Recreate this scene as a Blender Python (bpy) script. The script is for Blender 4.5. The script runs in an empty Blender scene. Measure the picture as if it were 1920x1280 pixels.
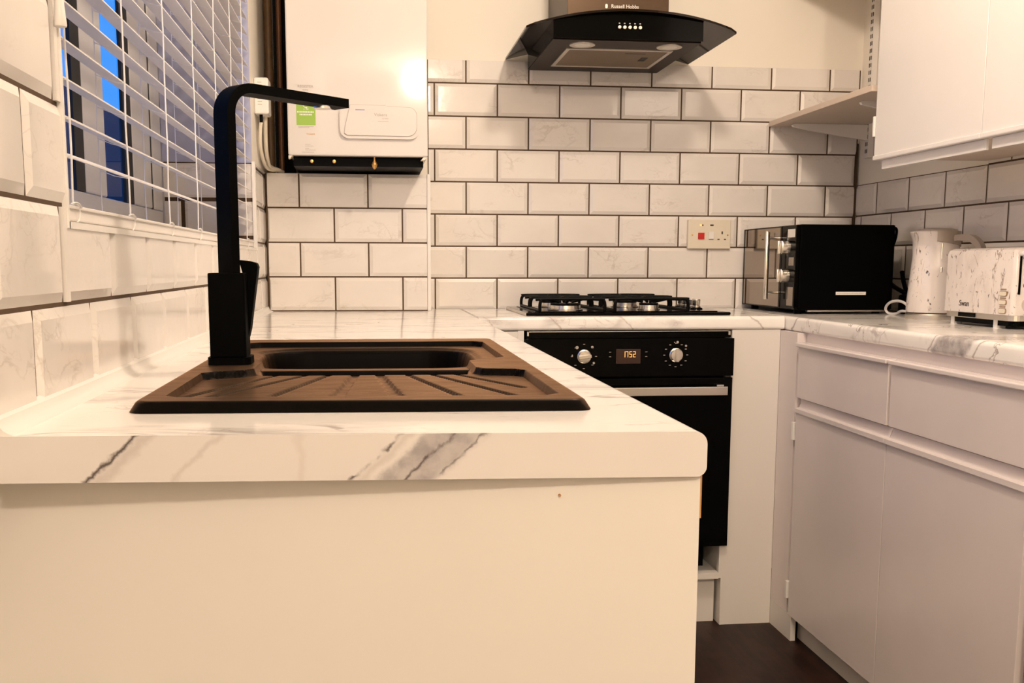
import bpy, bmesh, math, random
import numpy as np
from mathutils import Vector, Matrix
random.seed(4)
PI = math.pi
COL = bpy.context.scene.collection

# ------------------------------------------------------------------ materials
def srgb(r, g, b):
    f = lambda c: (c/255/12.92 if c/255 <= .04045 else ((c/255+.055)/1.055)**2.4)
    return (f(r), f(g), f(b), 1)

class NT:
    def __init__(s, name):
        s.m = bpy.data.materials.new(name); s.m.use_nodes = True
        s.t = s.m.node_tree; s.n = s.t.nodes
        s.p = s.n['Principled BSDF']
    def add(s, typ, **kw):
        n = s.n.new(typ)
        for k, v in kw.items():
            if k.startswith('i_'):
                n.inputs[k[2:].replace('_', ' ')].default_value = v
            else:
                setattr(n, k, v)
        return n
    def link(s, a, b):
        s.t.links.new(a, b)
    def math(s, op, a, b=None, c=None, clamp=False):
        n = s.n.new('ShaderNodeMath'); n.operation = op; n.use_clamp = clamp
        for i, v in enumerate((a, b, c)):
            if v is None: continue
            if isinstance(v, (int, float)): n.inputs[i].default_value = v
            else: s.link(v, n.inputs[i])
        return n.outputs[0]
    def pos(s):
        return s.add('ShaderNodeNewGeometry').outputs['Position']
    def obj(s):
        return s.add('ShaderNodeTexCoord').outputs['Object']
    def mapping(s, v, loc=(0, 0, 0), rot=(0, 0, 0), scale=(1, 1, 1)):
        n = s.add('ShaderNodeMapping')
        n.inputs['Location'].default_value = loc
        n.inputs['Rotation'].default_value = rot
        n.inputs['Scale'].default_value = scale
        s.link(v, n.inputs['Vector']); return n.outputs[0]
    def noise(s, v, scale, detail=4, rough=.55, dist=0, dim='3D', w=None):
        n = s.add('ShaderNodeTexNoise', noise_dimensions=dim)
        n.inputs['Scale'].default_value = scale; n.inputs['Detail'].default_value = detail
        n.inputs['Roughness'].default_value = rough; n.inputs['Distortion'].default_value = dist
        s.link(v, n.inputs['Vector'])
        if w is not None: s.link(w, n.inputs['W'])
        return n.outputs['Fac']
    def range(s, v, a, b, c, d, smooth=True):
        n = s.add('ShaderNodeMapRange'); n.clamp = True
        if smooth: n.interpolation_type = 'SMOOTHSTEP'
        for i, x in zip((1, 2, 3, 4), (a, b, c, d)): n.inputs[i].default_value = x
        s.link(v, n.inputs[0]); return n.outputs[0]
    def vein(s, v, scale, w, dist=1.0, detail=5, dim='3D', W=None, centre=.5):
        f = s.noise(v, scale, detail, .5, dist, dim, W)
        a = s.math('ABSOLUTE', s.math('SUBTRACT', f, centre))
        return s.range(a, 0, w, 1, 0)
    def mix(s, fac, a, b):
        n = s.add('ShaderNodeMix', data_type='RGBA')
        if isinstance(fac, (int, float)): n.inputs[0].default_value = fac
        else: s.link(fac, n.inputs[0])
        for i, v in ((6, a), (7, b)):
            if isinstance(v, tuple): n.inputs[i].default_value = v
            else: s.link(v, n.inputs[i])
        return n.outputs[2]
    def base(s, c):
        if isinstance(c, tuple): s.p.inputs['Base Color'].default_value = c
        else: s.link(c, s.p.inputs['Base Color'])
    def bump(s, h, strength, dist=.002):
        b = s.add('ShaderNodeBump'); b.inputs['Strength'].default_value = strength
        b.inputs['Distance'].default_value = dist
        s.link(h, b.inputs['Height']); s.link(b.outputs[0], s.p.inputs['Normal'])

def plain(name, c, rough=.5, metal=0, spec=.5, grain=0, gscale=60, coat=0):
    """single colour with a faint procedural mottle so that no surface is perfectly even"""
    t = NT(name); p = t.p
    p.inputs['Roughness'].default_value = rough
    p.inputs['Metallic'].default_value = metal
    p.inputs['Specular IOR Level'].default_value = spec
    p.inputs['Coat Weight'].default_value = coat
    if grain:
        f = t.noise(t.pos(), gscale, 3)
        d = tuple(x*(1-grain) for x in c[:3])+(1,)
        t.base(t.mix(f, c, d))
    else:
        t.base(c)
    return t.m

M = {}
WHITE = (.80, .78, .75, 1)
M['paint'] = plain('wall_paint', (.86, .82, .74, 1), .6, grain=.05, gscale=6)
M['reveal'] = plain('reveal_window_tint', (.41, .44, .63, 1), .5, grain=.04, gscale=8)  # bluish window light put into the colour of the recess wall
M['ceiling'] = plain('ceiling_paint', (.82, .80, .76, 1), .8, grain=.03, gscale=5)
M['cab'] = plain('cabinet_white', (.78, .76, .75, 1), .22, spec=.45, grain=.05, gscale=9)
M['cab_low'] = plain('base_unit_window_tint', (.76, .70, .69, 1), .20, spec=.45, grain=.06, gscale=9)  # white units, with the lilac of window light mixed into the colour
M['taupe'] = plain('taupe_plastic', (.40, .35, .30, 1), .4, grain=.08, gscale=120)
M['dark_steel'] = plain('dark_hood_steel', (.016, .0065, .003, 1), .42, metal=.1, spec=.12, grain=.3, gscale=20)
M['panel'] = plain('end_panel_white', (.76, .73, .69, 1), .42, grain=.04, gscale=4)
M['board'] = plain('shelf_board', (.66, .56, .47, 1), .45, grain=.05, gscale=15)
M['white_plastic'] = plain('white_plastic', (.82, .80, .77, 1), .35, grain=.03, gscale=20)
M['boiler'] = plain('boiler_enamel', (.70, .67, .64, 1), .06, spec=.36, grain=.02, gscale=4)
M['boiler_line'] = plain('boiler_seam', (.42, .36, .30, 1), .5, grain=.1)
M['black'] = plain('black_gloss', (.0012, .0011, .0010, 1), .10, spec=.07, grain=.2)
M['black_matt'] = plain('black_matt', (.0012, .0012, .0012, 1), .45, spec=.05, grain=.2)
M['black_soft'] = plain('black_satin', (.0010, .0010, .0010, 1), .55, spec=.03, grain=.2)
M['iron'] = plain('cast_iron', (.0018, .0018, .0018, 1), .5, spec=.10, grain=.3)
M['chrome'] = plain('brushed_steel', (.78, .75, .70, 1), .22, metal=1, grain=.08, gscale=90)
M['alu'] = plain('aluminium', (.72, .68, .62, 1), .38, metal=1, grain=.1, gscale=90)
M['brass'] = plain('brass', (.70, .42, .16, 1), .35, metal=1, grain=.15)
M['copper'] = plain('aged_copper', (.17, .075, .035, 1), .5, metal=.5, grain=.5, gscale=35)
M['ochre_pipe'] = plain('painted_pipe', (.22, .12, .05, 1), .5, grain=.6, gscale=30)
M['cream'] = plain('cream_plastic', (.76, .70, .58, 1), .4, grain=.05)
M['red'] = plain('red_plastic', (.55, .015, .012, 1), .35, grain=.1)
M['green'] = plain('green_print', (.30, .50, .07, 1), .5, grain=.05)
M['grey_print'] = plain('grey_print', (.42, .38, .34, 1), .6, grain=.05)
M['orange_print'] = plain('orange_print', (.70, .42, .18, 1), .6, grain=.05)
M['blue_print'] = plain('blue_print', (.14, .18, .60, 1), .5, grain=.05)
M['white_print'] = plain('white_print', (.85, .83, .78, 1), .5, grain=.03)
M['dark_print'] = plain('dark_print', (.03, .018, .010, 1), .5, grain=.1)
M['grout'] = plain('brown_grout', (.085, .048, .022, 1), .9, grain=.3, gscale=80)
M['trim'] = plain('white_trim', (.82, .80, .77, 1), .35, grain=.03)
M['upvc'] = plain('upvc_frame', (.78, .77, .76, 1), .35, grain=.04)
M['gasket'] = plain('black_gasket', (.004, .004, .004, 1), .6, grain=.2)
M['slat'] = plain('slat_white', (.80, .77, .74, 1), .38, grain=.03, gscale=12)
M['cord'] = plain('white_cord', (.85, .83, .80, 1), .6, grain=.05)
M['chimney'] = plain('black_steel', (.060, .033, .015, 1), .36, metal=.5, spec=.35, grain=.25, gscale=14)
M['mirror_glass'] = plain('mirrored_oven_glass', (.30, .25, .21, 1), .045, metal=.95, grain=.05)
M['chip'] = plain('raw_chipboard', (.55, .30, .12, 1), .8, grain=.3, gscale=120)
M['outside_wall'] = plain('outside_dark_render', (.028, .028, .055, 1), .9, grain=.4, gscale=3)
M['outside_ground'] = plain('outside_paving', (.05, .05, .06, 1), .9, grain=.4, gscale=3)

def emit(name, c, s):
    t = NT(name)
    t.p.inputs['Base Color'].default_value = (0, 0, 0, 1)
    t.p.inputs['Emission Color'].default_value = c
    t.p.inputs['Emission Strength'].default_value = s
    return t.m
M['digit'] = emit('lit_digits', (1, .50, .12, 1), 1.4)
M['neon'] = emit('neon_lamp', (1, .55, .15, 1), 1.6)

# tinted black glass for the hood canopy
t = NT('smoked_glass'); t.base(t.mix(t.noise(t.pos(), 8), (.010, .0045, .002, 1), (.006, .003, .0015, 1)))
t.p.inputs['Roughness'].default_value = .06; t.p.inputs['Specular IOR Level'].default_value = .22
M['smoked'] = t.m

# window glass: thin, mostly clear, reflecting
t = NT('window_glass'); t.n.remove(t.p)
tr = t.add('ShaderNodeBsdfTransparent'); gl = t.add('ShaderNodeBsdfGlossy')
gl.inputs['Roughness'].default_value = .02
fr = t.add('ShaderNodeFresnel'); fr.inputs[0].default_value = 1.3
mx = t.add('ShaderNodeMixShader')
bf = t.add('ShaderNodeNewGeometry').outputs['Backfacing']
t.link(t.math('MULTIPLY', t.math('MULTIPLY', fr.outputs[0], t.math('SUBTRACT', 1.0, bf)), .6), mx.inputs[0]); t.link(tr.outputs[0], mx.inputs[1]); t.link(gl.outputs[0], mx.inputs[2])
t.link(mx.outputs[0], t.n['Material Output'].inputs[0])
M['glass'] = t.m

# marble metro tile: per-tile offset from the 'tile' attribute
def tile_mat(name, a, b):
    t = NT(name)
    at = t.add('ShaderNodeAttribute', attribute_name='tile')
    w = t.math('MULTIPLY', at.outputs['Fac'], 37.0)
    v = t.mapping(t.pos(), rot=(.5, .6, .4), scale=(1, 1, 1.5))
    v1 = t.vein(v, 5.5, .022, 1.6, 5, '4D', w)
    gate = t.range(t.noise(v, 7, 2, .5, 0, '4D', w), .50, .66, 0, 1)
    v2 = t.vein(v, 14, .03, 2.2, 4, '4D', w, .45)
    cloud = t.noise(v, 4, 4, .6, .4, '4D', w)
    c = t.mix(t.range(cloud, .35, .75, 0, .8), a, b)
    c = t.mix(t.math('MULTIPLY', t.math('MULTIPLY', v1, gate), .30), c, (.36, .30, .25, 1))
    c = t.mix(t.math('MULTIPLY', t.math('MULTIPLY', v2, gate), .22), c, (.42, .36, .30, 1))
    tone = t.range(at.outputs['Fac'], 0, 1, 0, .09, False)
    c = t.mix(tone, c, (.55, .50, .46, 1))
    t.base(c)
    t.p.inputs['Roughness'].default_value = .10
    t.p.inputs['Specular IOR Level'].default_value = .5
    n = t.noise(t.pos(), 22, 2)
    t.bump(n, .06, .004)
    return t.m
M['tile'] = tile_mat('marble_metro_tile', (.80, .77, .74, 1), (.72, .69, .66, 1))

# white marble laminate worktop
def marble_top(name='marble_laminate', bands=(), lines=(), axis=1):
    t = NT(name)
    v = t.mapping(t.pos(), rot=(0, 0, .9), scale=(1.0, 2.6, 2.0))
    w = t.mapping(t.pos(), loc=(3, 1, 0), rot=(0, 0, .55), scale=(1.2, 3.4, 2.4))
    g = t.range(t.noise(v, 2.2, 3), .47, .60, 0, 1)
    g2 = t.range(t.noise(w, 2.6, 3), .47, .62, 0, 1)
    thin = t.vein(v, 2.4, .016, 1.4, 6)
    wide = t.vein(w, 1.9, .055, 1.2, 6, centre=.47)
    hair = t.vein(v, 6.5, .018, 1.6, 5, centre=.53)
    c = t.mix(t.range(t.noise(v, 3, 4), .3, .8, 0, .25), (.90, .88, .85, 1), (.78, .76, .73, 1))
    c = t.mix(t.math('MULTIPLY', t.math('MULTIPLY', wide, g2), .62), c, (.40, .37, .36, 1))
    c = t.mix(t.math('MULTIPLY', t.math('MULTIPLY', thin, g), .8), c, (.26, .22, .20, 1))
    c = t.mix(t.math('MULTIPLY', t.math('MULTIPLY', hair, g2), .45), c, (.45, .38, .34, 1))
    if bands or lines:
        p = t.pos(); sp = t.add('ShaderNodeSeparateXYZ'); t.link(p, sp.inputs[0])
        nz = t.math('MULTIPLY', t.math('SUBTRACT', t.noise(p, 22, 5), .5), .05)
        q = t.math('ADD', t.math('ADD', sp.outputs[axis], nz), t.math('MULTIPLY', sp.outputs[2], .9))
        q = t.math('ADD', q, t.math('MULTIPLY', sp.outputs[1-axis], .5))
        mott = t.range(t.noise(p, 45, 4), .3, .7, .6, 1)
        for a0, a1 in bands:
            m = t.math('MULTIPLY', t.range(q, a0-.006, a0+.012, 0, 1), t.range(q, a1-.012, a1+.006, 1, 0))
            c = t.mix(t.math('MULTIPLY', t.math('MULTIPLY', m, mott), .9), c, (.27, .245, .245, 1))
        for a0, w0, f0 in lines:
            d = t.math('ABSOLUTE', t.math('SUBTRACT', q, a0))
            c = t.mix(t.math('MULTIPLY', t.range(d, 0, w0, 1, 0), f0), c, (.24, .18, .15, 1))
    t.base(c); t.p.inputs['Roughness'].default_value = .13
    t.p.inputs['Specular IOR Level'].default_value = .45
    return t.m
M['marble'] = marble_top()
M['marble_right'] = marble_top('marble_laminate_right', [(3.27, 3.40)], [(3.245, .006, .6), (3.41, .005, .6), (4.12, .008, .7), (3.62, .004, .35)])
M['marble_back'] = marble_top('marble_laminate_back', [], [(2.70, .006, .45), (2.90, .004, .4), (3.28, .006, .55), (2.52, .005, .35)], 0)

# worktop end strip: the same laminate with its big diagonal veins where they run
def marble_strip():
    t = NT('marble_laminate_strip')
    p = t.pos(); sp = t.add('ShaderNodeSeparateXYZ'); t.link(p, sp.inputs[0])
    nz = t.math('MULTIPLY', t.math('SUBTRACT', t.noise(p, 38, 5), .5), .022)
    nz2 = t.math('MULTIPLY', t.math('SUBTRACT', t.noise(p, 120, 5), .5), .010)
    s = t.math('SUBTRACT', sp.outputs[0], t.math('MULTIPLY', t.math('SUBTRACT', sp.outputs[2], .866), 1.06))
    s = t.math('ADD', t.math('ADD', s, nz), nz2)
    def line(c0, w, fac=1.0):
        a = t.math('ABSOLUTE', t.math('SUBTRACT', s, c0))
        return t.math('MULTIPLY', t.range(a, 0, w, 1, 0), fac)
    base = t.mix(t.range(t.noise(p, 9, 3), .35, .75, 0, .25), (.72, .69, .67, 1), (.64, .61, .60, 1))
    grey = (.30, .28, .285, 1); dark = (.05, .03, .025, 1)
    band = t.math('MULTIPLY', t.range(s, -.004, .008, 0, 1), t.range(s, .046, .060, 1, 0))
    mott = t.range(t.noise(p, 60, 4), .3, .75, .55, 1)
    c = t.mix(t.math('MULTIPLY', t.math('MULTIPLY', band, mott), .95), base, grey)
    gate = t.range(t.noise(p, 45, 3), .38, .6, 0, 1)
    for c0, w, f in ((-.243, .0052, .95), (-.020, .0042, .9), (.026, .0034, .85), (.052, .0030, .7)):
        c = t.mix(t.math('MULTIPLY', line(c0, w, f), gate if c0 > -.1 else 1.0), c, dark)
    for c0, w, f in ((-.233, .012, .45), (-.172, .006, .35), (-.012, .009, .35), (.10, .01, .0)):
        c = t.mix(line(c0, w, f), c, (.42, .37, .34, 1))
    a = t.math('ABSOLUTE', t.math('SUBTRACT', t.math('ADD', sp.outputs[0], nz), -.062))
    c = t.mix(t.math('MULTIPLY', t.range(a, 0, .006, 1, 0), .25), c, (.5, .43, .38, 1))
    t.base(c); t.p.inputs['Roughness'].default_value = .28
    return t.m
M['strip'] = marble_strip()

# printed marble on kettle and toaster
def marble_print():
    t = NT('printed_marble')
    v = t.mapping(t.pos(), rot=(.4, .3, .2), scale=(1.6, 1.6, .8))
    a = t.vein(v, 9, .026, 2.0, 6)
    g = t.range(t.noise(v, 16, 3), .52, .62, 0, 1)
    fl = t.range(t.noise(t.mapping(t.pos(), rot=(.2, .5, .1), scale=(2.2, 2.2, .9)), 42, 4, .6, .8), .625, .675, 0, 1)
    cl = t.range(t.noise(v, 6, 4, .6, 1), .45, .75, 0, .55)
    c = t.mix(cl, (.76, .71, .68, 1), (.54, .48, .44, 1))
    c = t.mix(t.math('MULTIPLY', t.math('MULTIPLY', a, g), .8), c, (.20, .13, .09, 1))
    c = t.mix(t.math('MULTIPLY', fl, .9), c, (.04, .025, .018, 1))
    t.base(c); t.p.inputs['Roughness'].default_value = .22
    return t.m
M['print'] = marble_print()

# dark composite of the sink
t = NT('black_composite')
f = t.noise(t.pos(), 240, 2); f2 = t.noise(t.mapping(t.pos(), scale=(1, 4, 1)), 14, 5, .6, 1)
c = t.mix(f, (.0010, .0006, .0004, 1), (.0032, .0018, .0011, 1))
t.base(c); t.p.inputs['Roughness'].default_value = .5; t.p.inputs['Specular IOR Level'].default_value = .04
gl = t.add('ShaderNodeBsdfGlossy'); gl.inputs['Roughness'].default_value = .33
gc = t.mix(t.range(f2, .35, .75, 0, 1), (.62, .40, .25, 1), (.44, .27, .165, 1))
gc = t.mix(t.math('MULTIPLY', f, .5), gc, (.30, .18, .11, 1))
t.link(gc, gl.inputs['Color'])
fr = t.add('ShaderNodeFresnel'); fr.inputs[0].default_value = 1.55
fac = t.math('MULTIPLY', fr.outputs[0], 1.45, None, True)
fac = t.math('SUBTRACT', fac, .10, None, True)
mxs = t.add('ShaderNodeMixShader'); t.link(fac, mxs.inputs[0])
t.link(t.p.outputs[0], mxs.inputs[1]); t.link(gl.outputs[0], mxs.inputs[2])
t.link(mxs.outputs[0], t.n['Material Output'].inputs[0])
M['sink'] = t.m

# dark wood-look floor
t = NT('dark_wood_floor')
v = t.mapping(t.pos(), rot=(0, 0, .35), scale=(9, .9, 1))
g = t.noise(v, 6, 6, .6, .6); g2 = t.noise(t.pos(), 9, 5, .6)
c = t.mix(t.range(g, .3, .75, 0, 1), (.007, .0020, .0013, 1), (.030, .0105, .0055, 1))
c = t.mix(t.range(g2, .45, .7, 0, .7), c, (.038, .018, .012, 1))
br = t.add('ShaderNodeTexBrick'); br.offset = .4
br.inputs['Color1'].default_value = (1, 1, 1, 1); br.inputs['Color2'].default_value = (.8, .8, .8, 1)
br.inputs['Mortar'].default_value = (.3, .3, .3, 1); br.inputs['Scale'].default_value = 1
br.inputs['Mortar Size'].default_value = .0015; br.inputs['Brick Width'].default_value = 1.2
br.inputs['Row Height'].default_value = .19
t.link(t.mapping(t.pos(), rot=(0, 0, PI/2)), br.inputs['Vector'])
mm = t.add('ShaderNodeMix', data_type='RGBA', blend_type='MULTIPLY'); mm.inputs[0].default_value = .8
t.link(c, mm.inputs[6]); t.link(br.outputs['Color'], mm.inputs[7])
t.base(mm.outputs[2]); t.p.inputs['Roughness'].default_value = .45; t.p.inputs['Specular IOR Level'].default_value = .18
t.bump(g, .15, .001)
M['floor'] = t.m

# metal mesh of the hood filter
t = NT('filter_mesh')
wv = t.add('ShaderNodeTexChecker'); wv.inputs['Scale'].default_value = 260
wv.inputs['Color1'].default_value = (.22, .15, .09, 1); wv.inputs['Color2'].default_value = (.12, .08, .05, 1)
t.link(t.pos(), wv.inputs['Vector'])
t.base(t.mix(t.range(t.noise(t.pos(), 14, 3), .3, .7, 0, .6), wv.outputs['Color'], (.20, .14, .085, 1)))
t.p.inputs['Metallic'].default_value = .35; t.p.inputs['Roughness'].default_value = .5
M['mesh'] = t.m

# ------------------------------------------------------------------ mesh helpers
def bx(bm, x0, x1, y0, y1, z0, z1, bevel=0, seg=2):
    r = bmesh.ops.create_cube(bm, size=1)
    vs = r['verts']
    for v in vs:
        v.co = Vector((x0+(v.co.x+.5)*(x1-x0), y0+(v.co.y+.5)*(y1-y0), z0+(v.co.z+.5)*(z1-z0)))
    if bevel:
        es = list({e for v in vs for e in v.link_edges})
        bmesh.ops.bevel(bm, geom=es, offset=bevel, segments=seg, affect='EDGES', profile=.5)
    return bm

def prism(bm, pts, axis, d0, d1):
    """pts: polygon in the two remaining axes (cyclic order x,y,z without axis), extruded d0..d1"""
    def mk(p, d):
        return {'x': (d, p[0], p[1]), 'y': (p[0], d, p[1]), 'z': (p[0], p[1], d)}[axis]
    a = [bm.verts.new(mk(p, d0)) for p in pts]
    b = [bm.verts.new(mk(p, d1)) for p in pts]
    n = len(pts); fs = []
    fs.append(bm.faces.new(a)); fs.append(bm.faces.new(b[::-1]))
    for i in range(n):
        fs.append(bm.faces.new((a[i], b[i], b[(i+1) % n], a[(i+1) % n])))
    bmesh.ops.recalc_face_normals(bm, faces=fs)
    return fs

def cyl(bm, p0, p1, r0, r1=None, n=24, cap=True):
    r1 = r0 if r1 is None else r1
    p0, p1 = Vector(p0), Vector(p1); d = (p1-p0).normalized()
    u = d.orthogonal().normalized(); w = d.cross(u)
    A = [bm.verts.new(p0+(u*math.cos(2*PI*i/n)+w*math.sin(2*PI*i/n))*r0) for i in range(n)]
    B = [bm.verts.new(p1+(u*math.cos(2*PI*i/n)+w*math.sin(2*PI*i/n))*r1) for i in range(n)]
    fs = [bm.faces.new((A[i], A[(i+1) % n], B[(i+1) % n], B[i])) for i in range(n)]
    if cap:
        fs += [bm.faces.new(A[::-1]), bm.faces.new(B)]
    bmesh.ops.recalc_face_normals(bm, faces=fs)

def lathe(bm, prof, c, n=40, close=True, shape=None):
    """prof: (r, z) list from bottom to top; shape(angle, r, z) -> (dx, dy) optional"""
    rings = []
    for r, z in prof:
        ring = []
        for i in range(n):
            a = 2*PI*i/n
            if shape: dx, dy = shape(a, r, z)
            else: dx, dy = r*math.cos(a), r*math.sin(a)
            ring.append(bm.verts.new((c[0]+dx, c[1]+dy, c[2]+z)))
        rings.append(ring)
    fs = []
    for k in range(len(rings)-1):
        for i in range(n):
            fs.append(bm.faces.new((rings[k][i], rings[k][(i+1) % n], rings[k+1][(i+1) % n], rings[k+1][i])))
    if close:
        fs.append(bm.faces.new(rings[0][::-1])); fs.append(bm.faces.new(rings[-1]))
    bmesh.ops.recalc_face_normals(bm, faces=fs)

def smooth_path(pts, n=8):
    pts = [Vector(p) for p in pts]; out = []
    P = [pts[0]*2-pts[1]]+pts+[pts[-1]*2-pts[-2]]
    for i in range(1, len(P)-2):
        for k in range(n):
            t = k/n; a, b, c, d = P[i-1], P[i], P[i+1], P[i+2]
            out.append(.5*((2*b)+(c-a)*t+(2*a-5*b+4*c-d)*t*t+(3*b-a-3*c+d)*t**3))
    out.append(pts[-1]); return out

def sweep(bm, path, sec, up=(0, 0, 1), cap=True):
    """sweep a 2-D section (list of (a, b)) along path; a lies sideways, b along 'up'-ish"""
    path = [Vector(p) for p in path]; rings = []
    prevn = None
    for i, p in enumerate(path):
        d = (path[min(i+1, len(path)-1)]-path[max(i-1, 0)]).normalized()
        if prevn is None:
            u = Vector(up)
            if abs(d.dot(u)) > .95: u = Vector((1, 0, 0)) if abs(d.x) < .9 else Vector((0, 1, 0))
            nrm = (u-d*u.dot(d)).normalized()
        else:
            nrm = (prevn-d*prevn.dot(d)).normalized()
        prevn = nrm; side = d.cross(nrm)
        rings.append([bm.verts.new(p+side*a+nrm*b) for a, b in sec])
    n = len(sec); fs = []
    for k in range(len(rings)-1):
        for i in range(n):
            fs.append(bm.faces.new((rings[k][i], rings[k][(i+1) % n], rings[k+1][(i+1) % n], rings[k+1][i])))
    if cap:
        fs += [bm.faces.new(rings[0][::-1]), bm.faces.new(rings[-1])]
    bmesh.ops.recalc_face_normals(bm, faces=fs)

def circ(r, n=10):
    return [(r*math.cos(2*PI*i/n), r*math.sin(2*PI*i/n)) for i in range(n)]
def tube(bm, pts, r, n=10, sm=8):
    sweep(bm, smooth_path(pts, sm) if sm else pts, circ(r, n))

def rrect(x0, x1, y0, y1, r, n=5):
    out = []
    for cx, cy, a0 in ((x1-r, y1-r, 0), (x0+r, y1-r, 90), (x0+r, y0+r, 180), (x1-r, y0+r, 270)):
        for k in range(n+1):
            a = math.radians(a0+90*k/n); out.append((cx+r*math.cos(a), cy+r*math.sin(a)))
    return out

def NB(): return bmesh.new()

def finish(name, bm, m, parent=None, smooth=False, angle=35):
    """link bm (built in world coordinates) as ONE mesh object"""
    if parent is not None:
        root = parent
        while root.parent: root = root.parent
        off = root.location.copy()
    else:
        vs = [v.co for v in bm.verts]
        off = Vector(((min(v.x for v in vs)+max(v.x for v in vs))/2, (min(v.y for v in vs)+max(v.y for v in vs))/2, min(v.z for v in vs)))
    bmesh.ops.translate(bm, verts=bm.verts[:], vec=-off)
    me = bpy.data.meshes.new(name); bm.to_mesh(me); bm.free()
    me.materials.append(M[m] if isinstance(m, str) else m)
    if smooth:
        me.polygons.foreach_set('use_smooth', [True]*len(me.polygons))
        me.set_sharp_from_angle(angle=math.radians(angle))
    o = bpy.data.objects.new(name, me); COL.objects.link(o)
    if parent is not None: o.parent = parent
    else: o.location = off
    return o

def part(name, m, parent, fn, smooth=False, label=None):
    bm = NB(); fn(bm)
    o = finish(name, bm, m, parent, smooth)
    if label: o['label'] = label
    return o

def thing(name, label, cat, loc, group=None):
    o = bpy.data.objects.new(name, None); COL.objects.link(o)
    o.location = loc; o['label'] = label; o['category'] = cat
    o.empty_display_size = .05
    if group: o['group'] = group
    return o

def tag(o, label, cat, group=None):
    o['label'] = label; o['category'] = cat
    if group: o['group'] = group
    return o

def struct(name, m, fn, smooth=False, label=None):
    bm = NB(); fn(bm); o = finish(name, bm, m, None, smooth)
    o['kind'] = 'structure'
    if label: o['label'] = label
    return o

def text(name, s, size, m, parent, place, depth=.0006, align='CENTER', squash=1.0):
    """flat lettering as a mesh; place(x, y, d) maps letter plane to world"""
    cu = bpy.data.curves.new(name, 'FONT'); cu.body = s; cu.size = size
    cu.align_x = align; cu.align_y = 'CENTER'; cu.extrude = depth/2; cu.resolution_u = 3
    tmp = bpy.data.objects.new(name, cu); COL.objects.link(tmp)
    dg = bpy.context.evaluated_depsgraph_get(); dg.update()
    me = bpy.data.meshes.new_from_object(tmp.evaluated_get(dg))
    bpy.data.objects.remove(tmp); bpy.data.curves.remove(cu)
    bm = NB(); bm.from_mesh(me); bpy.data.meshes.remove(me)
    for v in bm.verts:
        v.co = Vector(place(v.co.x*squash, v.co.y, v.co.z+depth/2))
    bmesh.ops.recalc_face_normals(bm, faces=bm.faces[:])
    return finish(name, bm, m, parent)

# ------------------------------------------------------------------ measured frame (metres; x right, y away, z up)
EYE = 1.0495
XL, XR, YB = -.3156, 1.6139, 3.3301       # tiled faces of left, right and back wall
W = .906                                   # worktop top
TW, TH = .2009, .102                       # tile pitch
Z0 = .9032                                 # tile row zero
YBOX = 3.19

# ------------------------------------------------------------------ tiling
def tiling(name, parent, to_world, u0, u1, v0, v1, joints, pitch=(TW, TH), vbase=Z0, holes=(), gap=.0042):
    """bevelled tiles over the rectangle u0..u1, v0..v1; joints(row) gives one joint's u; holes are rectangles left free"""
    bm = NB(); lay = bm.faces.layers.float.new('tile')
    pw, ph = pitch
    r0 = int(math.floor((v0-vbase)/ph-1e-6)); r1 = int(math.ceil((v1-vbase)/ph))
    def cut(rects, h):
        out = []
        for a, b, c, d in rects:
            ha, hb, hc, hd = h
            if hb <= a or ha >= b or hd <= c or hc >= d: out.append((a, b, c, d)); continue
            if ha > a: out.append((a, ha, c, d))
            if hb < b: out.append((hb, b, c, d))
            m0, m1 = max(a, ha), min(b, hb)
            if hc > c: out.append((m0, m1, c, hc))
            if hd < d: out.append((m0, m1, hd, d))
        return out
    for r in range(r0, r1):
        c, d = vbase+r*ph, vbase+(r+1)*ph
        j = joints(r); k0 = int(math.floor((u0-j)/pw)); k1 = int(math.ceil((u1-j)/pw))
        for k in range(k0, k1):
            full = (j+k*pw+gap/2, j+(k+1)*pw-gap/2, c+gap/2, d-gap/2)
            rects = [(max(full[0], u0), min(full[1], u1), max(full[2], v0), min(full[3], v1))]
            for h in holes: rects = cut(rects, h)
            val = random.random()
            for a, b, e, f in rects:
                if b-a < .004 or f-e < .004: continue
                B = .0105
                ia = max(a, full[0]+B); ib = min(b, full[1]-B); ie = max(e, full[2]+B); jf = min(f, full[3]-B)
                if ib-ia < .003 or jf-ie < .003:
                    ia, ib, ie, jf = a, b, e, f
                P0 = [(a, e, -.006), (b, e, -.006), (b, f, -.006), (a, f, -.006)]
                P1 = [(a, e, -.0043), (b, e, -.0043), (b, f, -.0043), (a, f, -.0043)]
                P2 = [(ia, ie, 0), (ib, ie, 0), (ib, jf, 0), (ia, jf, 0)]
                V = [[bm.verts.new(to_world(*p)) for p in Q] for Q in (P0, P1, P2)]
                fs = []
                for q in (0, 1):
                    for i in range(4):
                        fs.append(bm.faces.new((V[q][i], V[q][(i+1) % 4], V[q+1][(i+1) % 4], V[q+1][i])))
                fs.append(bm.faces.new(V[2]))
                for fc in fs: fc[lay] = val
    # face towards the room
    nrm = Vector(to_world(0, 0, 1))-Vector(to_world(0, 0, 0))
    bm.normal_update()
    tops = [f for f in bm.faces if abs(f.normal.dot(nrm.normalized())) > .9]
    if tops and tops[0].normal.dot(nrm) < 0:
        bmesh.ops.reverse_faces(bm, faces=bm.faces[:])
    return finish(name, bm, 'tile', parent)

# ------------------------------------------------------------------ room shell
YF = -2.6                                   # wall behind the camera
XRr = 2.4                                   # room is wider behind the right run's near end
CZ = 2.42
WY0, WY1, WZ0, WZ1 = 1.135, 2.915, 1.092, 1.98
XO = -.64                                   # outer face of the left wall

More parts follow.
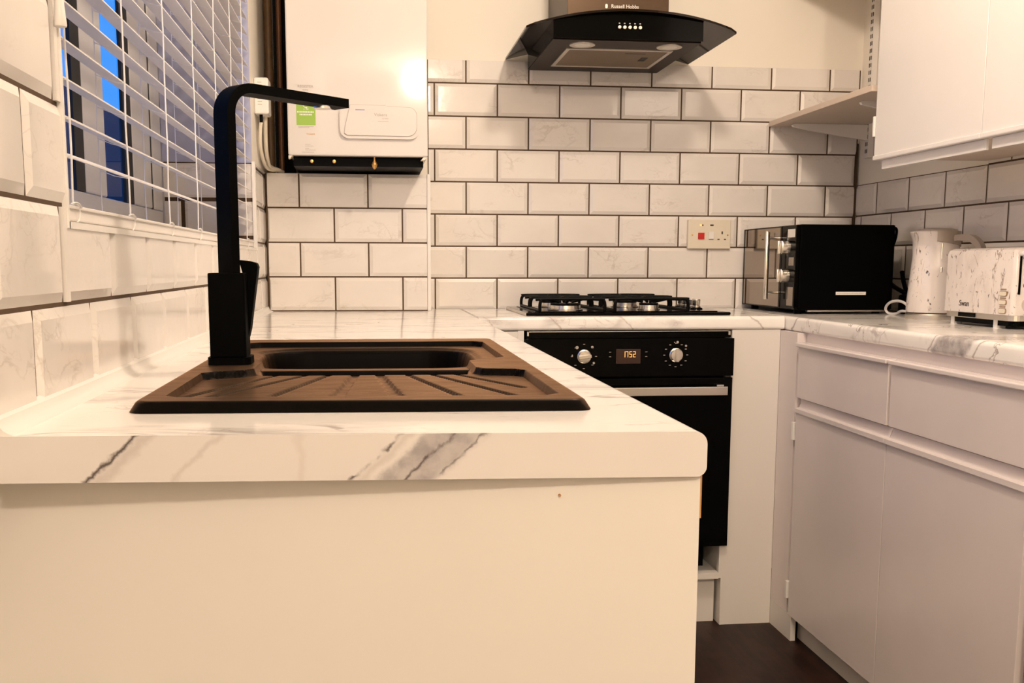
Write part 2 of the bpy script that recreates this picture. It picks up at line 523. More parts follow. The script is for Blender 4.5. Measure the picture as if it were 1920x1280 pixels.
struct('floor', 'floor', lambda b: bx(b, -.64, XRr, YF, 3.5, -.05, 0))
struct('ceiling', 'ceiling', lambda b: bx(b, -.64, XRr, YF, 3.5, CZ, CZ+.05))
def wl(b):
    x1 = XL-.0052
    bx(b, XO, x1, YF, WY0, .868, CZ)
    bx(b, XO, x1, WY1, 3.5, .868, CZ)
    bx(b, XO, x1, WY0, WY1, .868, WZ0)
    bx(b, XO, x1, WY0, WY1, WZ1, CZ)
wall_l = struct('wall_left', 'paint', wl)
struct('wall_left_low', 'paint', lambda b: bx(b, XO, XL-.055, YF, 3.5, 0, .868))
def wr(b):
    bx(b, XR+.0052, XRr+.1, YF, 3.5, 0, CZ)
wall_r = struct('wall_right', 'paint', lambda b: bx(b, XR+.0052, XR+.12, .2, 3.5, 0, CZ))
struct('trim_7', 'paint', lambda b: bx(b, XR+.0052, XRr+.1, .1, .2, 0, CZ))
struct('wall_right_near', 'paint', lambda b: bx(b, XRr, XRr+.1, YF, .1, 0, CZ))
wall_b = struct('wall_back', 'paint', lambda b: bx(b, XL-.0052, XR+.0052, YB+.0052, YB+.15, 0, CZ))
struct('wall_front', 'paint', lambda b: bx(b, -.64, XRr+.1, YF-.1, YF, 0, CZ))

TOPB = 1.687                                # top of the back wall tiles
def grout_back(b):
    bx(b, .18, XR, YB+.0042, YB+.0052, W, TOPB)
part('grout', 'grout', wall_b, grout_back)
jb = lambda r: .3028 if r % 2 else .3028-TW/2
tiling('wall_tiles', wall_b, lambda u, v, h: (u, YB-h, v), .183, XR-.006, W-.004, TOPB, jb)

# left wall tiles
def grout_left(b):
    x0, x1 = XL-.0052, XL-.0042
    bx(b, x0, x1, -.4, WY0-.002, W, 1.86)
    bx(b, x0, x1, WY0-.002, WY1, W, WZ0)
    bx(b, x0, x1, WY1, YB, W, 1.322)
part('grout', 'grout', wall_l, grout_left)
jl = lambda r: 1.0154 if r % 2 == 0 else 1.0154+TW/2
tiling('wall_tiles', wall_l, lambda u, v, h: (XL+h, u, v), -.38, YBOX, W-.004, 1.86, jl, vbase=Z0+.0024,
       holes=((WY0-.004, WY1+.006, WZ0-.004, 3), (WY1, 4, 1.322, 3)))
# tiles on the window's far reveal
part('grout', 'grout', wall_l, lambda b: bx(b, -.555, XL-.0052, WY1-.003, WY1, WZ0, 1.322))
tiling('reveal_tiles', wall_l, lambda u, v, h: (u, WY1-.006-h, v), -.556, XL-.006, WZ0, 1.322,
       lambda r: -.508 if r % 2 else -.408, vbase=1.322-.101*3)
part('reveal_window_tint', 'reveal', wall_l, lambda b: bx(b, -.558, XL-.0054, WY1-.004, WY1-.001, 1.322, WZ1-.001))

# right wall tiles, up to the strip below the wall cabinets
TOPR = Z0+.0027+4*TH
def grout_right(b):
    bx(b, XR+.0042, XR+.0052, .9, YB, W, TOPR)
    bx(b, XR+.0042, XR+.0052, .9, 2.588, TOPR, TOPR+.03)
part('grout', 'grout', wall_r, grout_right)
jr = lambda r: 3.1919 if r % 2 else 3.1919-TW/2
tiling('wall_tiles', wall_r, lambda u, v, h: (XR-h, u, v), .92, YB-.003, W-.004, TOPR+.03, jr, vbase=Z0+.0027,
       holes=((2.588, 4, TOPR, 3),))
struct('trim_4', 'board', lambda b: bx(b, XR-.022, XR-.001, 1.0, 2.585, TOPR+.012, TOPR+.032, .003), label='pale batten along the top of the right wall tiles')

# tiled pipe boxing below the boiler
def boxing(b):
    bx(b, XL, .176, YBOX+.0052, YB, W, 1.318)
wbx = struct('trim_5', 'paint', boxing, label='tiled boxing below the boiler')
part('grout', 'grout', wbx, lambda b: bx(b, XL, .170, YBOX+.0042, YBOX+.0052, W, 1.318))
jx = lambda r: -.007 if r % 2 else .0945
tiling('wall_tiles', wbx, lambda u, v, h: (u, YBOX-h, v), XL+.006, .169, W-.003, 1.3215, lambda r: -.0095 if r % 2 else .0945-.0005,
       pitch=(.206, .1036), vbase=1.3215-.1036*4)
struct('trim_2', 'trim', lambda b: bx(b, .1695, .1805, YBOX-.003, YBOX+.008, W, 1.322, .002), label='white corner trim on the tiled boxing')
# white edging round the window
def wedge(b):
    bx(b, XL-.004, XL+.002, WY0-.002, WY1+.004, WZ0-.006, WZ0+.001)
    bx(b, XL-.004, XL+.002, WY0-.005, WY0+.001, WZ0-.006, 1.86)
    bx(b, XL-.006, XL+.003, WY1-.010, WY1+.006, WZ0-.006, 1.325)
struct('trim_1', 'trim', wedge, label='white tile edging round the window opening')
# sealant along worktop and left wall
def bead(b):
    pts = [(XL-.003, W), (XL+.016, W)]+[(XL+.016-.013*math.sin(a), W+.001+.013*(1-math.cos(a))) for a in (.4, .8, 1.2, 1.5)]+[(XL-.003, W+.018)]
    prism(b, pts, 'y', .8892, YBOX-.002)
struct('trim_3', 'trim', bead, True, 'white sealant bead where worktop meets left wall')
# dark corner joint between back and right wall
struct('trim_6', 'grout', lambda b: prism(b, [(XR-.006, YB), (XR, YB-.004), (XR+.003, YB+.002), (XR-.004, YB+.004)], 'z', W+.001, 1.45), label='dark gap in the tile corner')

# ------------------------------------------------------------------ window (in the left wall)
XW = -.56
FD = .014                                   # depth of the slim frame
win = struct('window_1', 'upvc', lambda b: (
    bx(b, XW-.05, XW, WY0, 2.91, WZ0, 1.189, .004),
    bx(b, XW-.05, XW, WY0, 2.91, 1.93, WZ1, .004),
    bx(b, XW-FD, XW, WY0, 1.20, 1.19, 1.93, .003),
    bx(b, XW-FD, XW, 2.155, 2.318, 1.19, 1.93, .004),
    bx(b, XW-FD, XW, 2.577, 2.776, 1.19, 1.93, .004),
    bx(b, XW-FD, XW, 2.806, 2.912, 1.19, 1.93, .003)))
part('gasket', 'gasket', win, lambda b: bx(b, XW-.012, XW-.004, 2.776, 2.806, 1.19, 1.93))
part('gasket', 'gasket', win, lambda b: bx(b, XW-.009, XW-.002, 2.500, 2.577, 1.19, 1.93))
part('gasket', 'gasket', win, lambda b: bx(b, XW-.009, XW-.002, 2.092, 2.155, 1.19, 1.93))
part('window_pane', 'glass', win, lambda b: bx(b, XW-.010, XW-.007, 1.20, 2.092, 1.19, 1.93))
part('window_pane', 'glass', win, lambda b: bx(b, XW-.010, XW-.007, 2.318, 2.500, 1.19, 1.93))
part('sill', 'upvc', win, lambda b: bx(b, XW, XL-.008, WY0+.001, WY1-.012, WZ0, WZ0+.004))

# outside: a dark house wall across the way
struct('outside_house_wall', 'outside_wall', lambda b: (
    bx(b, -9.5, -6.2, 12, 60, -.6, 4.82),
    bx(b, -9.0, -7.0, 36, 38, 4.8, 5.3)), label='dark neighbouring house outside the window')
struct('outside_ground', 'outside_ground', lambda b: bx(b, -60, XO-.01, -20, 80, -.7, -.6))

# ------------------------------------------------------------------ venetian blind
vb = thing('venetian_blind', 'white venetian blind with tilted slats hanging in the window', 'blind', (XL-.03, 2.0, WZ0))
BX = XL-.006
SW = .031
def slat(b, z):
    n = 6; top = []; bot = []
    for i in range(n+1):
        f = i/n
        x = BX-SW*f; zz = z+.0100*f+.0024*math.sin(PI*f)
        top.append((x, zz+.0009)); bot.append((x, zz-.0009))
    prism(b, top+bot[::-1], 'y', WY0+.006, WY1-.022)
zs = [1.1635+.0408*k for k in range(19)]
for z in zs:
    part('slat', 'slat', vb, lambda b: slat(b, z), True)
part('head_rail', 'slat', vb, lambda b: bx(b, BX-SW-.004, BX, WY0+.004, WY1-.014, 1.935, 1.975, .003))
def rail(b):
    bx(b, BX-SW+.004, BX+.002, WY0+.006, WY1-.03, WZ0+.003, WZ0+.018, .002)
    bx(b, BX-SW+.002, BX+.0045, WY0+.005, WY1-.028, WZ0+.0155, WZ0+.0195, .001)
part('bottom_rail', 'slat', vb, rail)
CY = [1.172, 1.436, 1.711, 1.985, 2.258, 2.516, 2.74]
for y in CY:
    def lad(b):
        zt = 1.94; zb = WZ0+.02
        w = lambda k, a: (BX+a+.0006*math.sin(k*2.3+y*9), y+.0012*math.sin(k*1.7+y*5), zb+(zt-zb)*k/14)
        sweep(b, [w(k, .0022) for k in range(15)], circ(.0012, 6))
        sweep(b, [w(k, -SW-.003) for k in range(15)], circ(.0008, 5))
        for z in zs:
            sweep(b, [(BX+.002, y, z-.002), (BX-SW/2, y, z+.001), (BX-SW-.003, y, z+.0080)], circ(.0006, 5))
    part('ladder_cord', 'cord', vb, lad)
    def knot(b):
        tube(b, [(BX+.004, y-.004, WZ0+.021), (BX+.0062, y+.004, WZ0+.020), (BX+.0058, y+.011, WZ0+.013), (BX+.005, y+.009, WZ0+.005), (BX+.004, y+.004, WZ0+.002)], .0008, 6)
        tube(b, [(BX+.004, y-.016, WZ0+.0205), (BX+.006, y-.004, WZ0+.0225), (BX+.0055, y+.012, WZ0+.0215), (BX+.005, y+.022, WZ0+.0185)], .0008, 6)
    part('cord_tie', 'cord', vb, knot)
def tassel(b):
    lathe(b, [(.002, .035), (.004, .03), (.0055, .012), (.0065, 0), (.006, -.002), (.003, -.003)][::-1], (XL+.007, 1.118, 1.288), 14)
    sweep(b, [(XL+.007, 1.118, 1.32), (XL+.006, 1.14, 1.6), (BX+.004, 1.16, 1.93)], circ(.0011, 6))
part('cord_tassel', 'white_plastic', vb, tassel, True)

# ------------------------------------------------------------------ worktops
def edge_profile(x_in, x_out, r=.011, top=W, th=.040):
    """cross-section in (x, z): square at x_in, rounded at x_out"""
    s = 1 if x_out > x_in else -1
    pts = [(x_in, top)]
    for k in range(7):
        a = PI/2*k/6; pts.append((x_out-s*r+s*r*math.sin(a), top-r+r*math.cos(a)))
    r2 = r*.8
    for k in range(7):
        a = PI/2*k/6; pts.append((x_out-s*r2+s*r2*math.cos(a), top-th+r2-r2*math.sin(a)))
    pts.append((x_in, top-th))
    return pts
PX1 = .288
yfront = lambda x: .889-.036*(x-XL)/(PX1-XL)
HX0, HX1, HY0, HY1 = -.215, .192, 1.030, 1.825       # cut-out for the sink
def left_run(b):
    def sec(pts, y0, y1):
        n0 = len(b.verts); prism(b, pts, 'y', y0, y1)
        return
    pr = edge_profile(XL, PX1)
    fs = prism(b, pr, 'y', 0, HY0)
    for v in {v for f in fs for v in f.verts}:
        if v.co.y < .5: v.co.y = yfront(v.co.x)
    prism(b, edge_profile(HX1, PX1), 'y', HY0, HY1)
    prism(b, [(XL, W), (HX0, W), (HX0, W-.04), (XL, W-.04)], 'y', HY0, HY1)
    prism(b, pr, 'y', HY1, YB)
wt = thing('worktop', 'white marble-effect worktop in the foreground holding the black sink', 'worktop', (0, 1.5, W-.04), 'marble-effect worktops')
part('worktop_slab', 'marble', wt, left_run, True)
def strip(b):
    fs = prism(b, edge_profile(XL, PX1), 'y', 0, 1)
    for v in {v for f in fs for v in f.verts}:
        v.co.y = yfront(v.co.x)-(.0014 if v.co.y < .5 else .0001)
part('edging_strip', 'strip', wt, strip, label='end edging strip with bold grey diagonal veins')

YFR = 2.800; XFR = 1.163
def back_run(b):
    def pf(y_in, y_out): return edge_profile(y_in, y_out, th=.038)
    prism(b, [(y, z) for y, z in pf(YB, YFR)], 'x', PX1+.0005, XFR)
bm = NB(); back_run(bm)
tag(finish('worktop', bm, 'marble_back', None, True), 'marble-effect worktop along the back wall under the gas hob', 'worktop', 'marble-effect worktops')
def right_run(b):
    prism(b, edge_profile(XR, XFR+.003, th=.040), 'y', 1.02, YB)
bm = NB(); right_run(bm)
tag(finish('worktop', bm, 'marble_right', None, True), 'marble-effect worktop on the right carrying kettle, toaster and microwave', 'worktop', 'marble-effect worktops')

# ------------------------------------------------------------------ sink (black composite, bowl behind, drainer in front)
SX0, SX1, SY0, SY1 = -.232, .211, 1.003, 1.842
def sdf_poly(px, py, poly):
    d = np.full(px.shape, 1e9); inside = np.zeros(px.shape, bool); n = len(poly)
    for i in range(n):
        ax, ay = poly[i]; bx_, by_ = poly[(i+1) % n]
        ex, ey = bx_-ax, by_-ay; wx, wy = px-ax, py-ay
        t_ = np.clip((wx*ex+wy*ey)/(ex*ex+ey*ey+1e-12), 0, 1)
        d = np.minimum(d, np.hypot(wx-ex*t_, wy-ey*t_))
        c = ((ay > py) != (by_ > py)) & (px < (bx_-ax)*(py-ay)/(by_-ay+1e-12)+ax)
        inside ^= c
    return np.where(inside, -d, d)
def sst(x, a, b):
    t_ = np.clip((x-a)/(b-a), 0, 1); return t_*t_*(3-2*t_)
def sink_mesh():
    st = .0023
    nx = int((SX1-SX0)/st); ny = int((SY1-SY0)/st)
    xs = np.linspace(SX0, SX1, nx+1); ys = np.linspace(SY0, SY1, ny+1)
    X, Y = np.meshgrid(xs, ys, indexing='ij')
    rec = [(-.196, 1.040), (.176, 1.040), (.190, 1.052), (.190, 1.285), (.178, 1.300), (.139, 1.308), (.131, 1.325), (.131, 1.415), (.143, 1.437),
           (.170, 1.455), (.187, 1.475), (.187, 1.755), (.172, 1.772), (-.190, 1.772), (-.206, 1.755), (-.206, 1.565), (-.180, 1.548), (-.158, 1.525),
           (-.150, 1.50), (-.150, 1.325), (-.160, 1.305), (-.196, 1.285), (-.208, 1.27), (-.208, 1.052)]
    d = sdf_poly(X, Y, rec)
    H = np.full(X.shape, .0112)
    H = H-.0088*sst(-d, -.0008, .0018)                       # down to the inner level
    # channel between ledge and drainer
    dch = sdf_poly(X, Y, [(-.140, 1.318), (.120, 1.318), (.127, 1.372), (-.147, 1.372)])
    H = H-.0070*sst(-dch, -.0008, .0018)
    # ribs of the drainer: radiating grooves
    G = [((-.119, 1.330), (-.200, 1.105), .0035), ((-.086, 1.318), (-.186, 1.075), .004), ((-.057, 1.318), (-.119, 1.068), .004),
         ((-.0235, 1.318), (-.0420, 1.064), .0062), ((.008, 1.318), (.0285, 1.060), .0062), ((.044, 1.318), (.102, 1.058), .004),
         ((.074, 1.322), (.168, 1.058), .004), ((.101, 1.330), (.172, 1.175), .0035)]
    for (a, b, w) in G:
        ex, ey = b[0]-a[0], b[1]-a[1]; L2 = ex*ex+ey*ey
        t_ = np.clip(((X-a[0])*ex+(Y-a[1])*ey)/L2, 0, 1)
        dd = np.hypot(X-a[0]-ex*t_, Y-a[1]-ey*t_)-w*(.8+.4*t_)
        H = H-.0036*sst(-dd, -.0008, .0016)*(d < -.003)*(dch > .001)
    # bowl
    bowl = rrect(-.176, .156, 1.412, 1.742, .075, 8)
    db = sdf_poly(X, Y, bowl)
    H = H-.004*sst(-db, -.012, .0)
    H = H-.150*sst(-db, .0, .030)-.008*sst(-db, .03, .15)
    # rounded outer edge
    de = np.minimum(np.minimum(X-SX0, SX1-X), np.minimum(Y-SY0, SY1-Y))
    H = np.where(de < .004, np.minimum(H, .0112-.0022*(1-np.clip(de/.004, 0, 1))**2), H)
    # rounded corners in plan, slight skew of the near edge
    X2, Y2 = X.copy(), Y.copy()
    R = .016
    for cx, cy, sx, sy in ((SX0+R, SY0+R, -1, -1), (SX1-R, SY0+R, 1, -1), (SX0+R, SY1-R, -1, 1), (SX1-R, SY1-R, 1, 1)):
        m = ((X-cx)*sx > 0) & ((Y-cy)*sy > 0)
        ax, ay = np.abs(X-cx), np.abs(Y-cy); mxx = np.maximum(ax, ay); rr = np.hypot(ax, ay)+1e-9
        X2 = np.where(m, cx+sx*ax*mxx/rr, X2); Y2 = np.where(m, cy+sy*ay*mxx/rr, Y2)
    Y2 = Y2-.055*(X2+.01)*(1-(Y2-SY0)/(SY1-SY0))
    bm = NB()
    V = [[bm.verts.new((X2[i, j], Y2[i, j], W+H[i, j])) for j in range(ny+1)] for i in range(nx+1)]
    for i in range(nx):
        for j in range(ny):
            bm.faces.new((V[i][j], V[i+1][j], V[i+1][j+1], V[i][j+1]))
    ring = [V[i][0] for i in range(nx+1)]+[V[nx][j] for j in range(1, ny+1)]+[V[i][ny] for i in range(nx-1, -1, -1)]+[V[0][j] for j in range(ny-1, 0, -1)]
    cx, cy = (SX0+SX1)/2, (SY0+SY1)/2
    low = []
    for v in ring:
        dx, dy = v.co.x-cx, v.co.y-cy
        ox = .005*max(-1, min(1, dx/.21)); oy = .005*max(-1, min(1, dy/.41))
        low.append(bm.verts.new((v.co.x+ox, v.co.y+oy, W+.0004)))
    n = len(ring)
    for i in range(n):
        bm.faces.new((ring[i], low[i], low[(i+1) % n], ring[(i+1) % n]))
    bm.normal_update()
    return bm
sk = thing('kitchen_sink', 'black inset sink with grooved drainer and bowl in the worktop', 'sink', (-.01, 1.42, W))
finish('basin', sink_mesh(), 'sink', sk, True, 50)
part('drain', 'chrome', sk, lambda b: lathe(b, [(.0, -.1535), (.034, -.1535), (.042, -.150), (.043, -.1525), (.043, -.158), (0.001, -.158)], (-.01, 1.577, W), 28, False), True, 'steel waste in the bowl')

# ------------------------------------------------------------------ tap
TX, TY = -.1895, 1.402
tp = thing('mixer_tap', 'tall matt black square mixer tap with flat spout over the sink', 'tap', (TX, TY, W+.0105))
part('base_plate', 'black_soft', tp, lambda b: (prism(b, rrect(TX-.0275, TX+.0285, TY-.026, TY+.027, .010), 'z', W+.0105, W+.021),), False)
part('tap_body', 'black_soft', tp, lambda b: bx(b, TX-.0235, TX+.0235, TY-.0235, TY+.0235, W+.021, 1.0375, .0015), False)
def spout(b):
    dirx, diry = .735, .678
    R = .034; zt = 1.2775
    c0 = Vector((TX+.0015, TY, 0))
    path = [c0+Vector((0, 0, z)) for z in (1.036, 1.10, 1.18, zt-R)]
    for k in range(1, 11):
        a = PI/2*k/10; s = R*(1-math.cos(a))
        path.append(c0+Vector((dirx*s, diry*s, zt-R+R*math.sin(a))))
    for s in (.06, .11, .16, .201):
        path.append(c0+Vector((dirx*s, diry*s, zt)))
    w, th = .0155, .0062
    # keep the flat section square to the vertical plane of the spout
    side = Vector((-diry, dirx, 0)); rings = []
    for i, p in enumerate(path):
        d = (path[min(i+1, len(path)-1)]-path[max(i-1, 0)]).normalized(); n = side.cross(d)
        rings.append([b.verts.new(p+side*sx*w+n*sy*th) for sx, sy in ((-1, -1), (1, -1), (1, 1), (-1, 1))])
    fs = []
    for k in range(len(rings)-1):
        for i in range(4):
            fs.append(b.faces.new((rings[k][i], rings[k][(i+1) % 4], rings[k+1][(i+1) % 4], rings[k+1][i])))
    fs += [b.faces.new(rings[0][::-1]), b.faces.new(rings[-1])]
    bmesh.ops.recalc_face_normals(b, faces=fs)
sp = part('spout', 'black_soft', tp, spout, True)
part('aerator', 'chrome', sp, lambda b: cyl(b, (TX+.0015+.735*.165, TY+.678*.165, 1.2675), (TX+.0015+.735*.165, TY+.678*.165, 1.2716), .0125, n=24), True, 'round metal aerator under the spout tip')
def lever(b):
    prism(b, [(-.176, 1.0545), (-.164, 1.0535), (-.1535, 1.0505), (-.1515, 1.0455), (-.1635, .963), (-.1665, .951), (-.1695, .951), (-.1690, .975), (-.1700, 1.030)], 'y', TY+.006, TY+.030)
part('lever', 'black_soft', tp, lever)
part('lever_pivot', 'black_soft', tp, lambda b: cyl(b, (-.168, TY+.016, .985), (-.161, TY+.016, .985), .009), True)

# ------------------------------------------------------------------ peninsula base (sink unit)
pc = thing('base_cabinet', 'white base unit in the foreground below the sink worktop', 'cabinet', (0, 1.9, 0))
def endp(b):
    z1 = W-.0402; x0, x1 = XL-.053, PX1-.003
    pl = [(x0, .889+.056), (x1, yfront(x1)+.006), (x1, yfront(x1)+.024), (x0, .889+.074)]
    prism(b, pl, 'z', 0, z1)
ep = part('end_panel', 'panel', pc, endp)
part('screw_cap', 'chip', ep, lambda b: cyl(b, (.162, yfront(.162)+.0120, .8475), (.162, yfront(.162)+.0170, .8475), .0011, n=10))
part('chipped_edge', 'chip', ep, lambda b: bx(b, PX1-.0032, PX1-.0002, .863, .874, .826, .8655), label='bare chipboard edge at top right')
part('side_panel', 'cab', pc, lambda b: bx(b, PX1-.022, PX1-.004, .90, 2.795, .10, W-.0402))
part('kick_board', 'cab', pc, lambda b: bx(b, PX1-.075, PX1-.060, .90, 2.795, 0, .10))

# ------------------------------------------------------------------ oven housing, filler panel
hs = thing('oven_housing', 'white built-in housing and filler panel round the oven', 'cabinet', (.72, 2.95, 0))
YO = 2.80
part('filler_panel', 'panel', hs, lambda b: prism(b, [(1.0005, 0), (1.154, 0), (1.154, W-.0385), (1.012, W-.0385), (1.012, .262), (.9935, .2475), (.9935, .142), (1.0005, .142)], 'y', YO+.006, YO+.022))
part('side_panel', 'panel', hs, lambda b: bx(b, 1.0005, 1.0165, YO+.022, YB-.05, 0, W-.0385))
part('filler_panel', 'panel', hs, lambda b: bx(b, .2886, .3978, YO+.006, YO+.022, 0, W-.0405))
part('side_panel', 'panel', hs, lambda b: bx(b, .398, .4145, YO+.004, YB-.05, 0, W-.0385))
part('oven_shelf', 'panel', hs, lambda b: bx(b, .4145, .9935, YO+.004, YB-.05, .140, .158))
part('kick_board', 'panel', hs, lambda b: bx(b, .4145, .993, YO+.040, YO+.055, 0, .1395))
part('back_board', 'board', hs, lambda b: bx(b, .4145, 1.0005, YB-.05, YB-.042, 0, W-.0385))

# ------------------------------------------------------------------ oven
ov = thing('oven', 'black built-in electric oven under the gas hob', 'oven', (.715, 3.0, .160))
part('oven_body', 'black_matt', ov, lambda b: (bx(b, .424, .992, YO+.012, YB-.08, .262, .858), bx(b, .43, .47, YO+.05, YB-.1, .158, .262), bx(b, .93, .97, YO+.08, YB-.1, .158, .262)))
part('vent_strip', 'black', ov, lambda b: (bx(b, .421, 1.008, YO+.006, YO+.012, .846, .8665),), False)
part('vent_trim', 'alu', ov, lambda b: (bx(b, .424, 1.005, YO+.003, YO+.0062, .8635, .8655), bx(b, .4235, .428, YO+.003, YO+.0062, .853, .8655), bx(b, 1.000, 1.0055, YO+.003, YO+.0062, .853, .8655)), label='thin metal edge round the vent')
pnl = part('control_panel', 'black', ov, lambda b: bx(b, .417, 1.0125, YO-.012, YO+.012, .7385, .8450, .0012))
dr = part('oven_door', 'black', ov, lambda b: bx(b, .417, 1.0105, YO-.012, YO+.010, .243, .7335, .0012))
part('oven_handle', 'chrome', dr, lambda b: (bx(b, .455, .984, YO-.052, YO-.040, .6875, .7125, .002), bx(b, .470, .490, YO-.042, YO-.012, .693, .714), bx(b, .955, .975, YO-.042, YO-.012, .693, .7165)), label='brushed steel bar handle')
def oven_knob(cx, cz, ang):
    k = part('oven_knob', 'chrome', ov, lambda b: lathe_y(b, [(.0195, 0), (.0195, .004), (.0165, .006), (.0160, .012), (.0, .0125)], (cx, YO-.012, cz)), True, 'round steel control knob')
    def grip(b):
        c, s = math.cos(ang), math.sin(ang)
        q = [(-.0175, -.0042), (.0175, -.0042), (.0175, .0042), (-.0175, .0042)]
        prism(b, [(cx+x*c-z*s, cz+x*s+z*c) for x, z in q], 'y', YO-.032, YO-.0238)
    part('grip', 'chrome', k, grip)
    def ln(b):
        c, s = math.cos(ang), math.sin(ang)
        q = [(-.0165, -.0058), (.0165, -.0058), (.0165, -.0042), (-.0165, -.0042)]
        prism(b, [(cx+x*c-z*s, cz+x*s+z*c) for x, z in q], 'y', YO-.0252, YO-.0240)
    part('pointer_groove', 'black', k, ln)
def lathe_y(b, prof, c, n=32):
    rings = []
    for r, d in prof:
        r = max(r, .0004)
        rings.append([b.verts.new((c[0]+r*math.cos(2*PI*i/n), c[1]-d, c[2]+r*math.sin(2*PI*i/n))) for i in range(n)])
    fs = []
    for k in range(len(rings)-1):
        for i in range(n):
            fs.append(b.faces.new((rings[k][i], rings[k][(i+1) % n], rings[k+1][(i+1) % n], rings[k+1][i])))
    fs += [b.faces.new(rings[0]), b.faces.new(rings[-1][::-1])]
    bmesh.ops.recalc_face_normals(b, faces=fs)
oven_knob(.5810, .7965, .14)
oven_knob(.8430, .7985, PI/2)
disp = part('display', plain('display_window', (.035, .012, .008, 1), .2, grain=.2), ov, lambda b: bx(b, .672, .7415, YO-.0134, YO-.0121, .7755, .8165))
SEG = {'1': 'bc', '7': 'abc', '5': 'acdfg', '2': 'abdeg'}
def digits(b):
    w, h, t_ = .0072, .0165, .0016
    for ch, x in zip('1752', (.6905, .6990, .7095, .7200)):
        z = .7935
        S = {'a': (x, x+w, z+h-t_, z+h), 'g': (x, x+w, z+h/2-t_/2, z+h/2+t_/2), 'd': (x, x+w, z, z+t_),
             'f': (x, x+t_, z+h/2, z+h), 'e': (x, x+t_, z, z+h/2), 'b': (x+w-t_, x+w, z+h/2, z+h), 'c': (x+w-t_, x+w, z, z+h/2)}
        for k in SEG[ch]:
            a0, a1, c0, c1 = S[k]; bx(b, a0, a1, YO-.0142, YO-.0135, c0, c1)
part('clock_digits', 'digit', disp, digits, label='lit orange digits reading 1752')
def legend(cx, cz, n, r, dots):
    def f(b):
        for k in range(n):
            q = PI/2+2*PI*k/n; x, z = cx+r*math.cos(q), cz+r*math.sin(q)
            bx(b, x-.0028, x+.0028, YO-.0126, YO-.0120, z-.0008, z+.0008)
        for x, z, rr in dots:
            prism(b, [(x+rr*math.cos(2*PI*i/14), z+rr*math.sin(2*PI*i/14)) for i in range(14)], 'y', YO-.0126, YO-.0120)
    return f
part('dial_legend', 'grey_print', pnl, legend(.5810, .7965, 8, .034, ((.561, .8215, .0045), (.604, .8225, .0036), (.609, .778, .0032), (.548, .800, .002))), label='printed symbols round the left knob')
part('dial_legend', 'grey_print', pnl, legend(.8430, .7985, 12, .033, ((.8475, .8345, .0035), (.8390, .8340, .0016), (.872, .824, .003))), label='printed marks round the right knob')
for x in (.655, .758):
    part('touch_marks', 'grey_print', pnl, lambda b: (bx(b, x-.003, x+.003, YO-.0126, YO-.0120, .8074, .8086), bx(b, x-.003, x+.003, YO-.0126, YO-.0120, .7944, .7956)))

# ------------------------------------------------------------------ gas hob
HBX0, HBX1, HBY0, HBY1 = .4275, 1.0225, 2.850, 3.290
hb = thing('gas_hob', 'black four burner gas hob on the back worktop', 'hob', (.725, 3.07, W))
part('hob_plate', 'black', hb, lambda b: (bx(b, HBX0, HBX1, HBY0, HBY1, W+.0003, W+.0095, .004), bx(b, HBX0+.03, HBX1-.03, HBY0+.03, HBY1-.03, W+.0095, W+.0115, .001)), False)
part('plate_edge', 'alu', hb, lambda b: bx(b, HBX0-.0012, HBX0+.0004, HBY0+.006, HBY1-.004, W+.0008, W+.0085), label='bright metal edge along the left')
BURN = [(.560, 2.965, .046), (.555, 3.175, .034), (.790, 3.175, .040), (.810, 2.965, .030)]
for bxx, byy, r in BURN:
    bu = part('burner', 'chrome', hb, lambda b: lathe(b, [(r*1.12, .0115), (r*1.12, .014), (r, .015), (r*.98, .0255), (r*.9, .0265)], (bxx, byy, W), 28), True, 'steel burner ring')
    part('burner_cap', 'iron', bu, lambda b: lathe(b, [(r*.94, .0268), (r*.96, .029), (r*.92, .0315), (r*.2, .0325)], (bxx, byy, W), 28), True)
def grate(x0, x1, bs):
    def f(b):
        zt = W+.046; r = .0048; y0, y1 = HBY0+.035, HBY1-.035
        def leg_arch(pts): sweep(b, smooth_path(pts, 5), circ(r, 8))
        # outer arches: down at both ends, over the top
        for y in (y0, (y0+y1)/2-.012, (y0+y1)/2+.012, y1):
            leg_arch([(x0, y, W+.013), (x0, y, zt-.016), (x0+.004, y, zt-.004), (x0+.016, y, zt), (x1-.016, y, zt), (x1-.004, y, zt-.004), (x1, y, zt-.016), (x1, y, W+.013)])
        for x in (x0, x1):
            leg_arch([(x, y0, W+.014), (x, y1, W+.014)])
        for cx, cy, rr in bs:
            for dx, dy in ((1, 0), (-1, 0), (0, 1), (0, -1)):
                far = ((x1 if dx > 0 else x0), cy) if dx else (cx, (y1 if dy > 0 and cy > 3.07 else y0 if dy < 0 and cy < 3.07 else 3.07+(.012 if cy > 3.07 else -.012)))
                leg_arch([(cx+dx*.018, cy+dy*.018, zt-.010), (cx+dx*.05, cy+dy*.05, zt-.003), ((cx+far[0])/2, (cy+far[1])/2, zt), (far[0], far[1], zt-.004)])
    return f
part('pan_support', 'iron', hb, grate(.472, .660, [BURN[0], BURN[1]]), True, 'cast iron pan support on the left')
part('pan_support', 'iron', hb, grate(.690, .905, [BURN[2], BURN[3]]), True, 'cast iron pan support on the right')
for y in (3.010, 3.062, 3.114, 3.166):
    kn = part('hob_knob', 'chrome', hb, lambda b: lathe(b, [(.0125, .0165), (.0125, .020), (.0105, .0215), (.0120, .038), (.0105, .0405), (.001, .041)], (.970, y, W), 22), True, 'steel control knob')
    part('knob_collar', 'black', kn, lambda b: lathe(b, [(.019, .0116), (.0175, .0155), (.012, .017)], (.970, y, W), 22), True)

